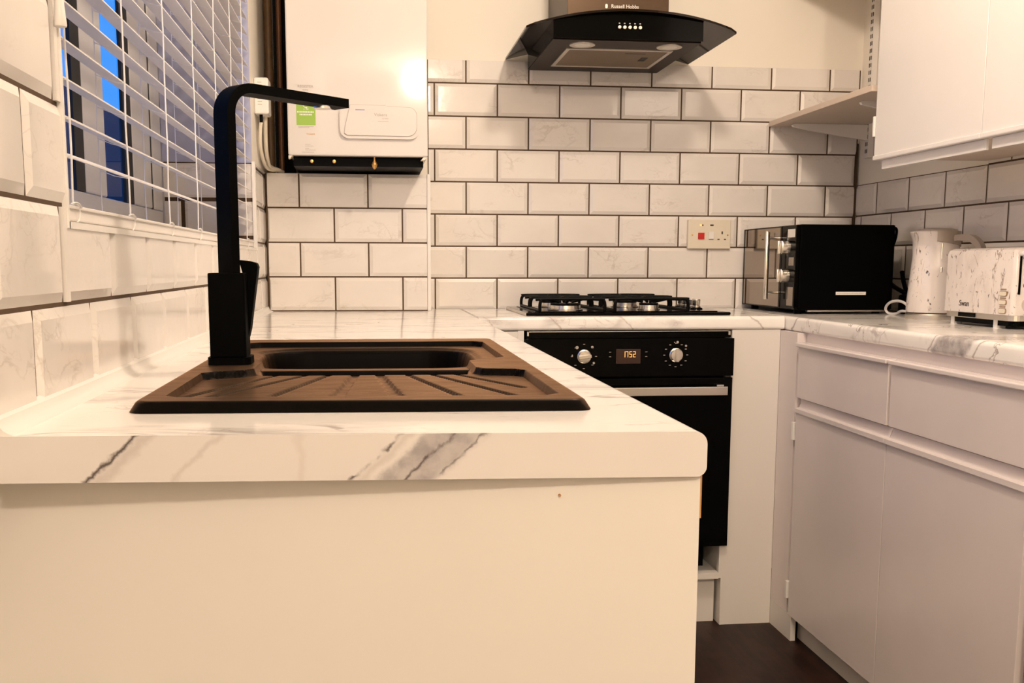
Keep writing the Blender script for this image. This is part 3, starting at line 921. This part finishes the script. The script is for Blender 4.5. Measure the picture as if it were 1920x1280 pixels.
# ------------------------------------------------------------------ right hand base units
def base_unit(label, y_far, y_near, group, first):
    root = thing('base_cabinet', label, 'cabinet', (1.38, (y_far+y_near)/2, 0), group)
    mid = (y_far+y_near)/2
    XD = 1.150
    part('carcass', 'cab_low', root, lambda b: (bx(b, 1.170, 1.60, y_near, y_far+.005, .092, .840), bx(b, 1.180, 1.60, y_near, y_far+.005, .840, W-.0405)))
    part('kick_board', 'panel', root, lambda b: bx(b, 1.186, 1.200, y_near, y_far-.002, 0, .0915))
    for a, c, hinge_far in ((mid+.006, y_far-.014, True), (y_near+.006, mid-.006, False)):
        ga, gc_ = (a-.0045, c) if hinge_far else (a, c+.0045)
        d = part('drawer', 'cab_low', root, lambda b: bx(b, XD, 1.168, a, c, .690, .829, .001))
        part('pull_lip', 'cab_low', d, lambda b: bx(b, XD-.009, 1.168, a-.001, c+.001, .8292, .8405, .0025))
        def dd(b):
            bx(b, XD, 1.168, ga, gc_, .074, .650, .001)
        q = part('cabinet_door', 'cab_low', root, dd)
        def jl_(b):
            prism(b, [(XD-.006, .6502), (1.168, .6502), (1.1695, .684), (1.1665, .684), (1.158, .6625), (XD-.006, .6610)], 'y', ga-.0005, gc_+.0005)
        part('pull_lip', 'cab_low', q, jl_)
        for z in (.570, .118):
            yh = c+.013 if hinge_far else a-.009
            part('hinge', 'white_plastic', root, lambda b: (bx(b, XD-.0045, XD+.012, yh-.006, yh+.006, z, z+.050, .0015),))
    return root
base_unit('white base unit on the right with two drawers over two doors', 2.681, 1.652, 'right hand base units', True)
base_unit('white base unit on the right cut off by the picture edge', 1.634, 1.03, 'right hand base units', False)
fp = thing('corner_filler', 'white corner filler panel between the oven housing and right drawers', 'panel', (1.16, 2.73, 0))
part('filler_panel', 'panel', fp, lambda b: bx(b, 1.1545, 1.169, 2.655, 2.8055, 0, .072))
part('filler_board', 'cab_low', fp, lambda b: bx(b, 1.1545, 1.1815, 2.688, 2.8055, .0722, W-.0405))

# ------------------------------------------------------------------ wall cabinet on the right
wc = thing('wall_cabinet', 'white wall cabinet high on the right above the kettle and toaster', 'cabinet', (1.46, 1.9, 1.30))
part('carcass', 'cab', wc, lambda b: bx(b, 1.322, XR-.004, 1.10, 2.588, 1.335, 2.25))
part('wall_rail', 'board', wc, lambda b: bx(b, 1.325, XR-.004, 1.10, 2.586, 1.322, 1.3345))
for a, c in ((2.1152, 2.592), (1.636, 2.1128), (1.155, 1.6336)):
    d = part('cabinet_door', 'cab', wc, lambda b: bx(b, 1.301, 1.319, a, c, 1.331, 2.24, .001))
    part('edge_strip', 'cab', d, lambda b: bx(b, 1.297, 1.319, a, c, 1.319, 1.3308, .002))
    part('pull_lip', 'cab', d, lambda b: bx(b, 1.312, 1.319, a-.003, c-.022, 1.295, 1.3188, .0012))
part('hinge', 'white_plastic', wc, lambda b: bx(b, 1.298, 1.312, 2.5935, 2.603, 1.380, 1.432, .002))

# ------------------------------------------------------------------ shelf beside it
sh = thing('wall_shelf', 'pale shelf on white brackets in the back right corner', 'shelf', (1.46, 2.98, 1.42))
part('shelf_board', 'board', sh, lambda b: bx(b, 1.302, 1.597, 2.625, YB-.003, 1.5, 1.5165, .001))
for yb in (3.243, 2.776):
    br_ = part('bracket', 'white_plastic', sh, lambda b: prism(b, [(1.600, 1.4995), (1.352, 1.4995), (1.345, 1.495), (1.350, 1.489), (1.42, 1.476), (1.600, 1.450)], 'y', yb-.006, yb+.006))
    up = part('upright', 'white_plastic', sh, lambda b: (bx(b, 1.600, XR+.004, yb-.013, yb+.013, 1.395, 2.30),))
    def slots(b, dy):
        z = 1.41
        while z < 2.28:
            if True:
                bx(b, 1.5990, 1.6005, yb+dy-.0020, yb+dy+.0020, z, z+.0125)
            z += .0225
    for dy in (-.0048, .0048):
        part('slot_row', 'dark_print', up, lambda b: slots(b, dy), label='row of dark bracket slots')
# second shelf above, out of the picture but shading the wall
sh2 = thing('wall_shelf', 'pale upper shelf above the bracket shelf in the back right corner', 'shelf', (1.46, 2.98, 1.95))
part('shelf_board', 'board', sh2, lambda b: bx(b, 1.302, 1.597, 2.625, YB-.003, 1.95, 1.9665, .001))
for yb in (3.243, 2.776):
    part('bracket', 'white_plastic', sh2, lambda b: prism(b, [(1.5995, 1.9495), (1.352, 1.9495), (1.345, 1.945), (1.350, 1.939), (1.42, 1.926), (1.5995, 1.900)], 'y', yb-.006, yb+.006))

# ------------------------------------------------------------------ boiler
BY = 3.0
bo = thing('boiler', 'white wall boiler with green sticker above the tiled boxing', 'boiler', (-.03, 3.15, 1.33))
BX0, BX1 = -.2300, .1630
cs = part('casing', 'boiler', bo, lambda b: bx(b, BX0, BX1, BY, YB-.01, 1.3535, 2.06, .004))
part('black_shade_filler', 'black_matt', bo, lambda b: (bx(b, BX0+.012, BX1-.012, BY+.03, YB-.02, 1.3265, 1.3530), bx(b, BX0-.058, BX0-.001, YB-.05, YB-.012, 1.3245, 2.05)), label='black block for the shade under the boiler, black strip beside it')  # black box stands in for the shade below the casing
part('chassis_bracket', 'cream', bo, lambda b: prism(b, [(BX1-.0005, 1.3530), (BX1-.012, 1.3530), (BX1-.020, 1.3440), (BX1-.011, 1.3440)], 'y', BY+.002, BY+.03))
part('chassis_bracket', 'cream', bo, lambda b: prism(b, [(BX0+.0005, 1.3530), (BX0+.012, 1.3530), (BX0+.006, 1.346), (BX0+.0005, 1.344)], 'y', BY+.002, BY+.03))
for x in (-.166, -.103):
    part('valve', 'brass', bo, lambda b: (lathe_y(b, [(.0055, 0), (.0055, .012), (.0045, .016), (.0, .0165)], (x, BY+.03, 1.339), 14),), True, 'brass pipe valve')
part('drain_tap', 'brass', bo, lambda b: (lathe(b, [(.002, -.021), (.0055, -.016), (.0085, -.008), (.006, -.001), (.003, .003), (.0025, .014)], (.011, BY+.018, 1.3395), 12),), True, 'brass drain tap')
yp = lambda d: BY-d
def pan_outer(b):
    prism(b, rrect(-.085, .1385, 1.4005, 1.4935, .026), 'y', yp(.009), BY)
cp = part('control_panel', 'boiler', bo, pan_outer, True)
def flap(b):
    p = [(-.055, 1.4925), (.045, 1.4925), (.047, 1.4900), (.105, 1.4880)]
    for k in range(6):
        a = math.radians(90-90*k/5); p.append((.109+.022*math.cos(a), 1.466+.022*math.sin(a)))
    for k in range(6):
        a = math.radians(-90*k/5); p.append((.106+.025*math.cos(a), 1.434+.025*math.sin(a)))
    p += [(-.064, 1.4095), (-.072, 1.4150), (-.071, 1.428)]
    return p
fpts = flap(None); cx_, cz_ = sum(p[0] for p in fpts)/len(fpts), sum(p[1] for p in fpts)/len(fpts)
def grown(k): return [(p[0]+(.0011*k if p[0] > cx_ else -.0011*k), p[1]+(.0011*k if p[1] > cz_ else -.0011*k)) for p in fpts]
part('flap_seam', 'boiler_line', cp, lambda b: prism(b, grown(1), 'y', yp(.0094), yp(.0086)))
part('flap', 'boiler', cp, lambda b: prism(b, fpts, 'y', yp(.0118), yp(.0090)))
part('blue_mark', 'blue_print', cp, lambda b: bx(b, -.0405, -.0145, yp(.0124), yp(.0118), 1.4785, 1.4800))
bp = lambda x0, z0, d: (lambda x, y, h: (x0+x, yp(d)-h, z0+y))
text('logo', 'Vokera', .0125, 'grey_print', cp, bp(.030, 1.4665, .0118))
text('logo_line', 'by Riello', .0050, 'grey_print', cp, bp(.043, 1.4565, .0118))
part('logo_line', 'grey_print', cp, lambda b: bx(b, .022, .052, yp(.0122), yp(.0118), 1.4480, 1.4489))
st = part('label_sticker', 'green', bo, lambda b: bx(b, -.2050, -.1520, yp(.0006), BY, 1.4365, 1.4985), label='green sticker with white lettering')
text('sticker_text', 'REGISTER', .0098, 'grey_print', st, bp(-.1785, 1.5415, .0002), squash=1.05)
text('sticker_text', 'online', .0065, 'grey_print', st, bp(-.1785, 1.5325, .0002))
text('sticker_text', 'or call', .0060, 'white_print', st, bp(-.1785, 1.4800, .0007))
def stick_lines(b):
    for z, x0, x1 in ((1.4720, -.203, -.155), (1.4650, -.196, -.161)):
        x = x0
        while x < x1-.003:
            w = .0022+.0020*random.random(); bx(b, x, min(x+w, x1), yp(.0011), yp(.0006), z-.0019, z+.0019); x += w+.0012
part('sticker_lines', 'white_print', st, stick_lines)
def handset(b):
    tube(b, [(-.1845, yp(.0009), 1.4935), (-.1855, yp(.0009), 1.4890), (-.1815, yp(.0009), 1.4845), (-.1765, yp(.0009), 1.4830)], .0012, 6)
    cyl(b, (-.1845, yp(.0006), 1.4930), (-.1845, yp(.0013), 1.4930), .0022, n=10); cyl(b, (-.1765, yp(.0006), 1.4835), (-.1765, yp(.0013), 1.4835), .0022, n=10)
part('phone_symbol', 'white_print', st, handset)
def small_print(b):
    for z, x0, x1 in ((1.4325, -.200, -.156), (1.4290, -.200, -.170), (1.3835, -.182, -.168), (1.3790, -.182, -.160), (1.3720, -.182, -.172), (1.3680, -.182, -.152), (1.3620, -.192, -.156)):
        x = x0
        while x < x1-.002:
            w = .0016+.0022*random.random(); bx(b, x, min(x+w, x1), yp(.0005), BY, z-.0007, z+.0007); x += w+.0009
part('small_print', 'grey_print', st, small_print)
text('sticker_logo', 'Vokera', .0082, 'orange_print', st, bp(-.1665, 1.4125, .0002))

# pipes and cables left of the boiler
bm = NB(); cyl(bm, (-.2700, YB-.062, 1.323), (-.2700, YB-.062, CZ), .0085); 
tag(finish('copper_pipe', bm, 'copper', None, True), 'dark copper pipe against the black gap beside the boiler', 'pipe', 'pipes by the boiler')
bm = NB(); cyl(bm, (-.3055, YB-.022, 1.323), (-.3055, YB-.022, CZ), .0125); cyl(bm, (-.3055, YB-.022, 1.60), (-.3055, YB-.022, 1.64), .0142)
tag(finish('copper_pipe', bm, 'ochre_pipe', None, True), 'brown stained pipe in the corner by the left wall', 'pipe', 'pipes by the boiler')
sn = thing('alarm_unit', 'small white vented plastic unit on the left wall by the boiler', 'alarm', (-.30, 3.03, 1.45))
part('casing', 'white_plastic', sn, lambda b: bx(b, XL-.005, -.2805, 3.00, 3.075, 1.4650, 1.5640, .005))
def vents(b):
    for k in range(9):
        z = 1.490+.0075*k; bx(b, -.3105, -.2985, 2.9992, 3.0004, z, z+.0014)
part('vent_slots', 'grey_print', sn, vents)
part('cable_gland', 'black_matt', sn, lambda b: cyl(b, (-.304, 3.02, 1.4655), (-.304, 3.02, 1.444), .0045))
def cab1(b):
    tube(b, [(-.3040, 3.022, 1.450), (-.3085, 3.03, 1.42), (-.3110, 3.05, 1.38), (-.3080, 3.10, 1.345), (-.3020, 3.15, 1.3290), (-.2850, 3.205, 1.3285), (-.2650, 3.24, 1.3270)], .0052, 8)
    tube(b, [(-.2960, 3.060, 1.470), (-.2980, 3.07, 1.42), (-.2990, 3.09, 1.375), (-.2980, 3.13, 1.345), (-.2950, 3.17, 1.3350), (-.272, 3.215, 1.3290)], .0058, 8)
bm = NB(); cab1(bm)
tag(finish('cable', bm, 'cream', None, True), 'cream cables drooping from the vented unit to the boiler', 'cable')

# ------------------------------------------------------------------ cooker hood
GX0, GX1 = .4275, 1.0225
hd = thing('cooker_hood', 'black curved glass cooker hood over the gas hob', 'hood', (.725, 3.09, 1.66))
gz = lambda x: 1.6905+.042*(1-((x-.725)/.2975)**2)
def canopy(b):
    n = 28; th = .006
    rows = []
    for i in range(n+1):
        x = GX0+(GX1-GX0)*i/n; u = (x-.725)/.2975
        y0 = 2.838+.030*abs(u)**3
        if abs(u) > .985: y0 += .012
        rows.append([b.verts.new((x, y, z)) for y, z in ((y0, gz(x)), (y0, gz(x)+th), (YB-.003, gz(x)+th), (YB-.003, gz(x)))])
    fs = []
    for i in range(n):
        for k in range(4):
            fs.append(b.faces.new((rows[i][k], rows[i+1][k], rows[i+1][(k+1) % 4], rows[i][(k+1) % 4])))
    fs += [b.faces.new(rows[0]), b.faces.new(rows[-1][::-1])]
    bmesh.ops.recalc_face_normals(b, faces=fs)
part('glass_canopy', 'smoked', hd, canopy, True)
def hbody(b):
    n = 16; x0, x1 = .4985, .9190; rows = []
    pts = [(x0, 1.662), (x1, 1.662)]+[(x1+(x0-x1)*k/n, gz(x1+(x0-x1)*k/n)-.0006) for k in range(n+1)]
    prism(b, pts, 'y', 2.856, YB-.008)
hbod = part('hood_body', 'black', hd, hbody)
part('hood_base', 'dark_steel', hd, lambda b: bx(b, .5005, .9170, 2.868, YB-.010, 1.6595, 1.6618), label='dark metal underside')
def fframe(b):
    x0, x1, y0, y1 = .557, .868, 2.972, 3.235; w = .011; z0, z1 = 1.6565, 1.6594
    bx(b, x0, x1, y0, y0+w, z0, z1); bx(b, x0, x1, y1-w, y1, z0, z1); bx(b, x0, x0+w, y0+w, y1-w, z0, z1); bx(b, x1-w, x1, y0+w, y1-w, z0, z1)
ff = part('filter_frame', 'alu', hd, fframe, label='aluminium filter frame')
part('filter_mesh', 'mesh', ff, lambda b: bx(b, .568, .857, 2.983, 3.224, 1.6580, 1.6594), label='brown metal grease filter')
part('filter_latch', 'black', ff, lambda b: (bx(b, .803, .822, 3.075, 3.125, 1.6572, 1.6580), bx(b, .740, .800, 3.020, 3.024, 1.6574, 1.6580)))
for x in (.592, .842):
    l = part('hood_lamp', 'alu', hd, lambda b: lathe(b, [(.036, 0), (.036, .003), (.001, .003)], (x, 2.921, 1.6565), 28), True, 'round recessed lamp')
    part('lamp_lens', 'white_print', l, lambda b: lathe(b, [(.001, -.0015), (.018, -.0010), (.022, 0)], (x, 2.921, 1.6565), 24), True)
for k in range(5):
    x = .6815+.0145*k
    part('button', 'chrome', hd, lambda b: lathe_y(b, [(.0052, 0), (.0052, .004), (.0042, .0052), (.0, .0055)], (x, 2.856, 1.6935), 16), True, 'round steel push button')
def icons(b):
    for k in range(5):
        x = .6815+.0145*k; bx(b, x-.002, x+.002, 2.8552, 2.856, 1.7025, 1.7055)
part('button_icons', 'grey_print', hd, icons)
ch = part('chimney', 'chimney', hd, lambda b: bx(b, .564, .862, 3.005, YB-.004, gz(.564)+.003, CZ-.005, .001), label='brown-black metal flue cover')
hp = lambda x, y, h: (.7325+x, 3.005-h, 1.7845+y)
text('logo', 'Russell Hobbs', .0145, 'white_print', ch, hp, squash=.98)
def mark(b):
    prism(b, rrect(.6745, .6815, 1.7785, 1.7905, .0033), 'y', 3.0043, 3.005)
part('logo_mark', 'white_print', ch, mark)

# ------------------------------------------------------------------ sockets
sk2 = thing('cooker_socket', 'white cooker switch plate with red rocker on the back tiles', 'socket', (1.109, YB, 1.10))
part('face_plate', 'cream', sk2, lambda b: bx(b, 1.034, 1.180, YB-.014, YB+.002, 1.102, 1.197, .003))
YS = YB-.014
sx = lambda px: 1.034+(px-1291)*.1460/80.0
szz = lambda py: 1.197-(py-411)*.095/54.5
part('red_rocker', 'red', sk2, lambda b: bx(b, sx(1309.5), sx(1321), YS-.005, YS, szz(447.5), szz(435.5), .001), label='red rocker switch')
part('white_rocker', 'white_plastic', sk2, lambda b: bx(b, sx(1329), sx(1338.5), YS-.004, YS, szz(447.5), szz(434), .001))
part('neon', 'neon', sk2, lambda b: bx(b, sx(1312.5), sx(1316.5), YS-.0008, YS, szz(423), szz(420)), label='lit amber neon')
def holes(b):
    for x0, x1, y0, y1 in ((1316.6, 1319, 420, 423), (1331.8, 1338, 420, 423), (1353.3, 1355.8, 433, 438), (1346, 1350, 446.8, 448.6), (1358, 1362, 446.8, 448.6), (1330, 1338.5, 447.6, 448.4)):
        bx(b, sx(x0), sx(x1), YS-.0006, YS+.0002, szz(y1), szz(y0))
part('pin_holes', 'dark_print', sk2, holes)
for px in (1299, 1365):
    part('plate_screw', 'brass', sk2, lambda b: lathe_y(b, [(.0028, 0), (.0028, .0006), (.0, .0008)], (sx(px), YS, szz(440)), 12))

# ------------------------------------------------------------------ microwave (front faces left)
MX0, MX1, MY0, MY1, MZ0, MZ1 = 1.226, 1.530, 2.890, 3.318, .918, 1.167
mw = thing('microwave', 'black microwave oven in the corner with mirrored door facing left', 'microwave', (1.38, 3.1, W))
part('cabinet_case', 'black_soft', mw, lambda b: bx(b, MX0+.012, MX1, MY0, MY1, MZ0, MZ1, .005))
part('gap_glint', 'alu', mw, lambda b: bx(b, MX0+.045, MX1-.02, MY0+.006, MY0+.020, MZ0-.0050, MZ0-.0005), label='bright bar standing in for light reflected below the near side')  # bar added to imitate light reflected in the foot gap
for x, y in ((MX0+.03, MY0+.04), (MX1-.03, MY0+.04), (MX0+.03, MY1-.04), (MX1-.03, MY1-.04)):
    part('foot', 'black_matt', mw, lambda b: cyl(b, (x, y, W), (x, y, MZ0+.002), .012, n=16))
yd = 2.998
dm = part('microwave_door', 'black', mw, lambda b: bx(b, MX0, MX0+.0118, yd, MY1, MZ0+.002, MZ1-.002, .0015))
part('door_glass', 'mirror_glass', dm, lambda b: bx(b, MX0-.0008, MX0-.0001, yd+.010, MY1-.016, MZ0+.006, MZ1-.006), label='dark mirrored glass')
part('door_handle', 'chrome', dm, lambda b: (bx(b, MX0-.038, MX0-.026, 3.024, 3.036, .945, 1.151, .003), cyl(b, (MX0-.030, 3.030, 1.130), (MX0, 3.030, 1.130), .0042, n=14), cyl(b, (MX0-.030, 3.030, .966), (MX0, 3.030, .966), .0042, n=14)), True, 'vertical steel bar handle')
cpn = part('control_panel', 'black', mw, lambda b: bx(b, MX0, MX0+.0118, MY0+.002, yd-.004, MZ0+.002, MZ1-.002, .0015))
part('panel_inlay', 'mirror_glass', cpn, lambda b: bx(b, MX0-.0006, MX0-.0001, MY0+.010, MY0+.055, .930, .985))
part('panel_inlay', 'mirror_glass', cpn, lambda b: bx(b, MX0-.0006, MX0-.0001, MY0+.012, MY0+.05, 1.048, 1.072))
part('display', 'white_print', cpn, lambda b: bx(b, MX0-.0008, MX0-.0001, MY0+.010, MY0+.062, 1.130, 1.154), label='display window coloured pale for its reflection')  # pale plate imitates a reflection on the display
for z in (1.101, 1.018):
    k = part('control_knob', 'chrome', mw, lambda b: (cyl(b, (MX0, 2.950, z), (MX0-.020, 2.950, z), .021, .0195, 28), bx(b, MX0-.031, MX0-.020, 2.9465, 2.9535, z-.019, z+.019, .001)), True, 'round steel dial')
sbadge = part('side_plate', 'white_print', mw, lambda b: bx(b, 1.353, 1.446, MY0-.0012, MY0+.0001, .9625, .9715, .0005), label='white strip label on the side')
part('label_print', 'grey_print', sbadge, lambda b: [bx(b, 1.358+.0041*k, 1.360+.0041*k, MY0-.0015, MY0-.0011, .9660, .9680) for k in range(20)])
part('rear_spacer', 'black_soft', mw, lambda b: tube(b, [(MX1-.004, MY0+.02, 1.150), (MX1+.008, MY0+.02, 1.158), (MX1+.013, MY0+.02, 1.150), (MX1+.010, MY0+.02, 1.125), (MX1-.002, MY0+.02, 1.090)], .004, 8), True)
def bcab(b):
    tube(b, [(MX1+.026, 2.99, 1.03), (MX1+.030, 2.97, 1.00), (MX1+.026, 2.93, .985), (MX1+.034, 2.88, .965), (MX1+.026, 2.84, .935), (MX1+.014, 2.80, .914), (MX1+.034, 2.77, .912), (MX1+.050, 2.80, .925), (MX1+.040, 2.86, .950), (MX1+.052, 2.92, .99), (MX1+.058, 2.95, 1.03)], .0065, 10)
bm = NB(); bcab(bm); bx(bm, MX1+.020, MX1+.062, 2.86, 2.90, .9065, .965, .010)
tag(finish('power_cable', bm, 'black_matt', None, True), 'bundled black power cable between microwave and kettle', 'cable')

# ------------------------------------------------------------------ kettle
KX, KY = 1.503, 2.615
kt = thing('kettle', 'white marble print jug kettle with handle to the right', 'kettle', (KX, KY, W))
hx, hy = .42, -.908                        # handle direction
def ksh(a, r, z):
    """round below, drawn out to a pouring lip near the rim (lip away from the handle)"""
    dx, dy = math.cos(a), math.sin(a)
    k = max(0, -(dx*hx+dy*hy))**4
    g = max(0, (z-.150)/.085)
    rr = r*(1+.42*k*g**1.4)
    return rr*dx, rr*dy
part('kettle_base', 'alu', kt, lambda b: lathe(b, [(.0705, .0), (.0715, .004), (.0715, .012), (.069, .0155)], (KX, KY, W), 40), True, 'metal-rimmed power base')
kb = part('kettle_body', 'print', kt, lambda b: lathe(b, [(.0690, .0185), (.0700, .022), (.0695, .045), (.0655, .10), (.0590, .165), (.0545, .205), (.0550, .222), (.0560, .230), (.054, .2335)], (KX, KY, W), 48, True, ksh), True)
part('seam_ring', 'dark_print', kt, lambda b: lathe(b, [(.0685, .0157), (.0685, .0183)], (KX, KY, W), 40), True)
part('kettle_lid', 'taupe', kt, lambda b: lathe(b, [(.050, .2337), (.049, .238), (.035, .241), (.001, .242)], (KX, KY, W), 32, True), True)
def khandle(b):
    q = lambda s, z, o=0: (KX+hx*s, KY+hy*s, W+z)
    sweep(b, smooth_path([q(.045, .212), q(.075, .216), q(.104, .212), q(.126, .190), q(.128, .160), q(.118, .11), q(.098, .070), q(.066, .055)], 6),
          [(-.011, -.008), (.011, -.008), (.013, 0), (.011, .008), (-.011, .008), (-.013, 0)])
part('kettle_handle', 'taupe', kt, khandle, True)
def collar(b):
    ah = math.atan2(hy, hx); n = 22; rows = []
    for i in range(n+1):
        u = -1+2*i/n; a = ah-.04+u*.92
        zl = .190+.008*(1-u)
        rows.append([b.verts.new((KX+r*math.cos(a), KY+r*math.sin(a), W+z)) for r, z in ((.0570, zl), (.0590, zl+.002), (.0578, .2335), (.0555, .2335))])
    fs = []
    for i in range(n):
        for k in range(4):
            fs.append(b.faces.new((rows[i][k], rows[i+1][k], rows[i+1][(k+1) % 4], rows[i][(k+1) % 4])))
    fs += [b.faces.new(rows[0]), b.faces.new(rows[-1][::-1])]
    bmesh.ops.recalc_face_normals(b, faces=fs)
part('kettle_collar', 'taupe', kt, collar, True, 'taupe plastic collar above the handle')
part('highlight_bar', 'chrome', kt, lambda b: (cyl(b, (KX-.0175, KY-.0555, W+.135), (KX-.0165, KY-.0535, W+.200), .0022, n=8), cyl(b, (KX-.0180, KY-.0575, W+.125), (KX-.0175, KY-.0560, W+.138), .0042, n=10)), True, 'bright bar standing in for a highlight on the body')  # thin steel bars imitate the highlight line on the kettle
def kcord(b):
    tube(b, [(KX-.020, KY+.066, W+.010), (KX-.02, KY+.110, W+.036), (KX-.02, KY+.155, W+.043), (KX-.018, KY+.205, W+.036), (KX-.012, KY+.238, W+.018), (KX-.005, KY+.232, W+.0045), (KX+.002, KY+.205, W+.0045), (KX+.008, KY+.180, W+.013), (KX+.018, KY+.130, W+.010), (KX+.025, KY+.085, W+.010), (KX+.030, KY+.062, W+.008)], .0038, 10)
part('power_cord', 'white_plastic', kt, kcord, True, 'white looped power cord')

# ------------------------------------------------------------------ toaster
TX0, TX1, TY0, TY1 = 1.420, 1.578, 2.146, 2.428
tz0, tz1 = .928, 1.0895
ts = thing('toaster', 'white marble print toaster cut off by the right picture edge', 'toaster', (1.50, 2.27, W))
def tbody(b):
    prof = rrect(TX0, TX1, TY0, TY1, .010, 5)
    rings = []
    for z, ins in ((tz0+.010, 0), (tz1-.014, .001), (tz1-.005, .004), (tz1, .012)):
        cx, cy = (TX0+TX1)/2, (TY0+TY1)/2
        rings.append([b.verts.new((cx+(x-cx)*(1-ins/.08), cy+(y-cy)*(1-ins/.155), z)) for x, y in prof])
    fs = []; n = len(prof)
    for k in range(len(rings)-1):
        for i in range(n):
            fs.append(b.faces.new((rings[k][i], rings[k][(i+1) % n], rings[k+1][(i+1) % n], rings[k+1][i])))
    fs += [b.faces.new(rings[0][::-1]), b.faces.new(rings[-1])]
    bmesh.ops.recalc_face_normals(b, faces=fs)
part('toaster_body', 'print', ts, tbody, True)
part('base_band', 'alu', ts, lambda b: prism(b, rrect(TX0+.002, TX1-.002, TY0+.002, TY1-.002, .02, 5), 'z', tz0-.003, tz0+.0098), False, 'brushed metal band')
part('plinth', 'black_matt', ts, lambda b: prism(b, rrect(TX0+.012, TX1-.012, TY0+.012, TY1-.010, .018, 5), 'z', W+.0065, tz0-.003))
for x, y in ((TX0+.022, TY0+.075), (TX0+.022, TY1-.03), (TX1-.022, TY0+.03), (TX1-.022, TY1-.03)):
    part('foot', 'white_plastic', ts, lambda b: bx(b, x-.012, x+.010, y-.007, y+.007, W, tz0-.0032))
part('crumb_tray', 'black', ts, lambda b: bx(b, TX0-.001, TX0+.003, 2.29, 2.357, tz0-.001, tz0+.009), label='black crumb tray front')
for y0, y1 in ((TX0+.035, TX0+.065), (TX1-.065, TX1-.035)):
    part('bread_slot', 'black_matt', ts, lambda b: bx(b, y0, y1, TY0+.04, TY1-.04, tz1-.001, tz1+.0006))
def btns(b):
    for z in (.947, .9665, .986):
        prism(b, [(y, zz) for y, zz in rrect(2.1700, 2.1950, z-.0048, z+.0048, .0040, 4)], 'x', TX0-.0016, TX0+.001)
bt = part('buttons', 'cream', ts, btns, label='three oval push buttons')
def brims(b):
    for z in (.947, .9665, .986):
        prism(b, [(y, zz) for y, zz in rrect(2.1665, 2.1965, z-.0061, z+.0061, .0052, 4)], 'x', TX0-.0008, TX0+.001)
    for z in (.9567, .9762, .996):
        bx(b, TX0-.0010, TX0+.001, 2.171, 2.192, z-.0012, z+.0012)
part('button_rims', plain('bronze_trim', (.30, .19, .11, 1), .4, grain=.1), bt, brims)
text('logo', 'Swan', .020, 'dark_print', ts, lambda x, y, h: (TX0-h, 2.335-x, .9585+y), align='CENTER')
part('lever_slot', 'black_matt', ts, lambda b: bx(b, TX0+.0115, TX0+.0165, TY0-.0008, TY0+.0004, .985, 1.070))
part('browning_dial', 'chrome', ts, lambda b: lathe_y(b, [(.016, 0), (.015, .010), (.0, .011)], (TX0+.038, TY0, .962), 24), True)
part('lever_knob', 'white_plastic', ts, lambda b: bx(b, TX0+.005, TX0+.024, TY0-.020, TY0-.001, 1.072, 1.081, .003))

# ------------------------------------------------------------------ light
def lamp(name, loc, power, col, r):
    l = bpy.data.lights.new(name, 'POINT'); l.energy = power; l.color = col; l.shadow_soft_size = r
    o = bpy.data.objects.new(name, l); o.location = loc; COL.objects.link(o); return o
WARM = (1.0, .80, .625)
lamp('kitchen_ceiling_lamp', (.62, 1.72, 2.26), 44, WARM, .055)
lamp('room_ceiling_lamp', (.335, -1.35, 2.31), 104, WARM, .07)

w = bpy.data.worlds.new('dusk_sky'); bpy.context.scene.world = w; w.use_nodes = True
bg = w.node_tree.nodes['Background']; bg.inputs['Color'].default_value = (.036, .245, .82, 1); bg.inputs['Strength'].default_value = 1.5

# ------------------------------------------------------------------ camera
f_px, cx, cy = 1921.809, 929.1564, 750.2332
yaw, pitch, roll = .1192, -.1318, -.0021
F = Vector((math.sin(yaw)*math.cos(pitch), math.cos(yaw)*math.cos(pitch), math.sin(pitch)))
r0 = Vector((math.cos(yaw), -math.sin(yaw), 0)); d0 = F.cross(r0)
R_ = math.cos(roll)*r0+math.sin(roll)*d0; D_ = -math.sin(roll)*r0+math.cos(roll)*d0
cam = bpy.data.cameras.new('camera'); co = bpy.data.objects.new('camera', cam); COL.objects.link(co)
Mx = Matrix((R_, -D_, -F)).transposed().to_4x4(); Mx.translation = Vector((0, 0, EYE))
co.matrix_world = Mx
cam.sensor_width = 36; cam.sensor_fit = 'HORIZONTAL'; cam.lens = f_px*36/1920
cam.shift_x = (960-cx)/1920; cam.shift_y = (cy-640)/1920
cam.clip_start = .02; cam.clip_end = 200
sc = bpy.context.scene; sc.camera = co
vs = sc.view_settings; vs.view_transform = 'Standard'; vs.look = 'None'; vs.gamma = 1; vs.use_curve_mapping = False
vs.exposure = 0.0
sc.cycles.max_bounces = 10; sc.cycles.diffuse_bounces = 6; sc.cycles.glossy_bounces = 4
sc.cycles.use_denoising = True
sc.cycles.sample_clamp_indirect = 6
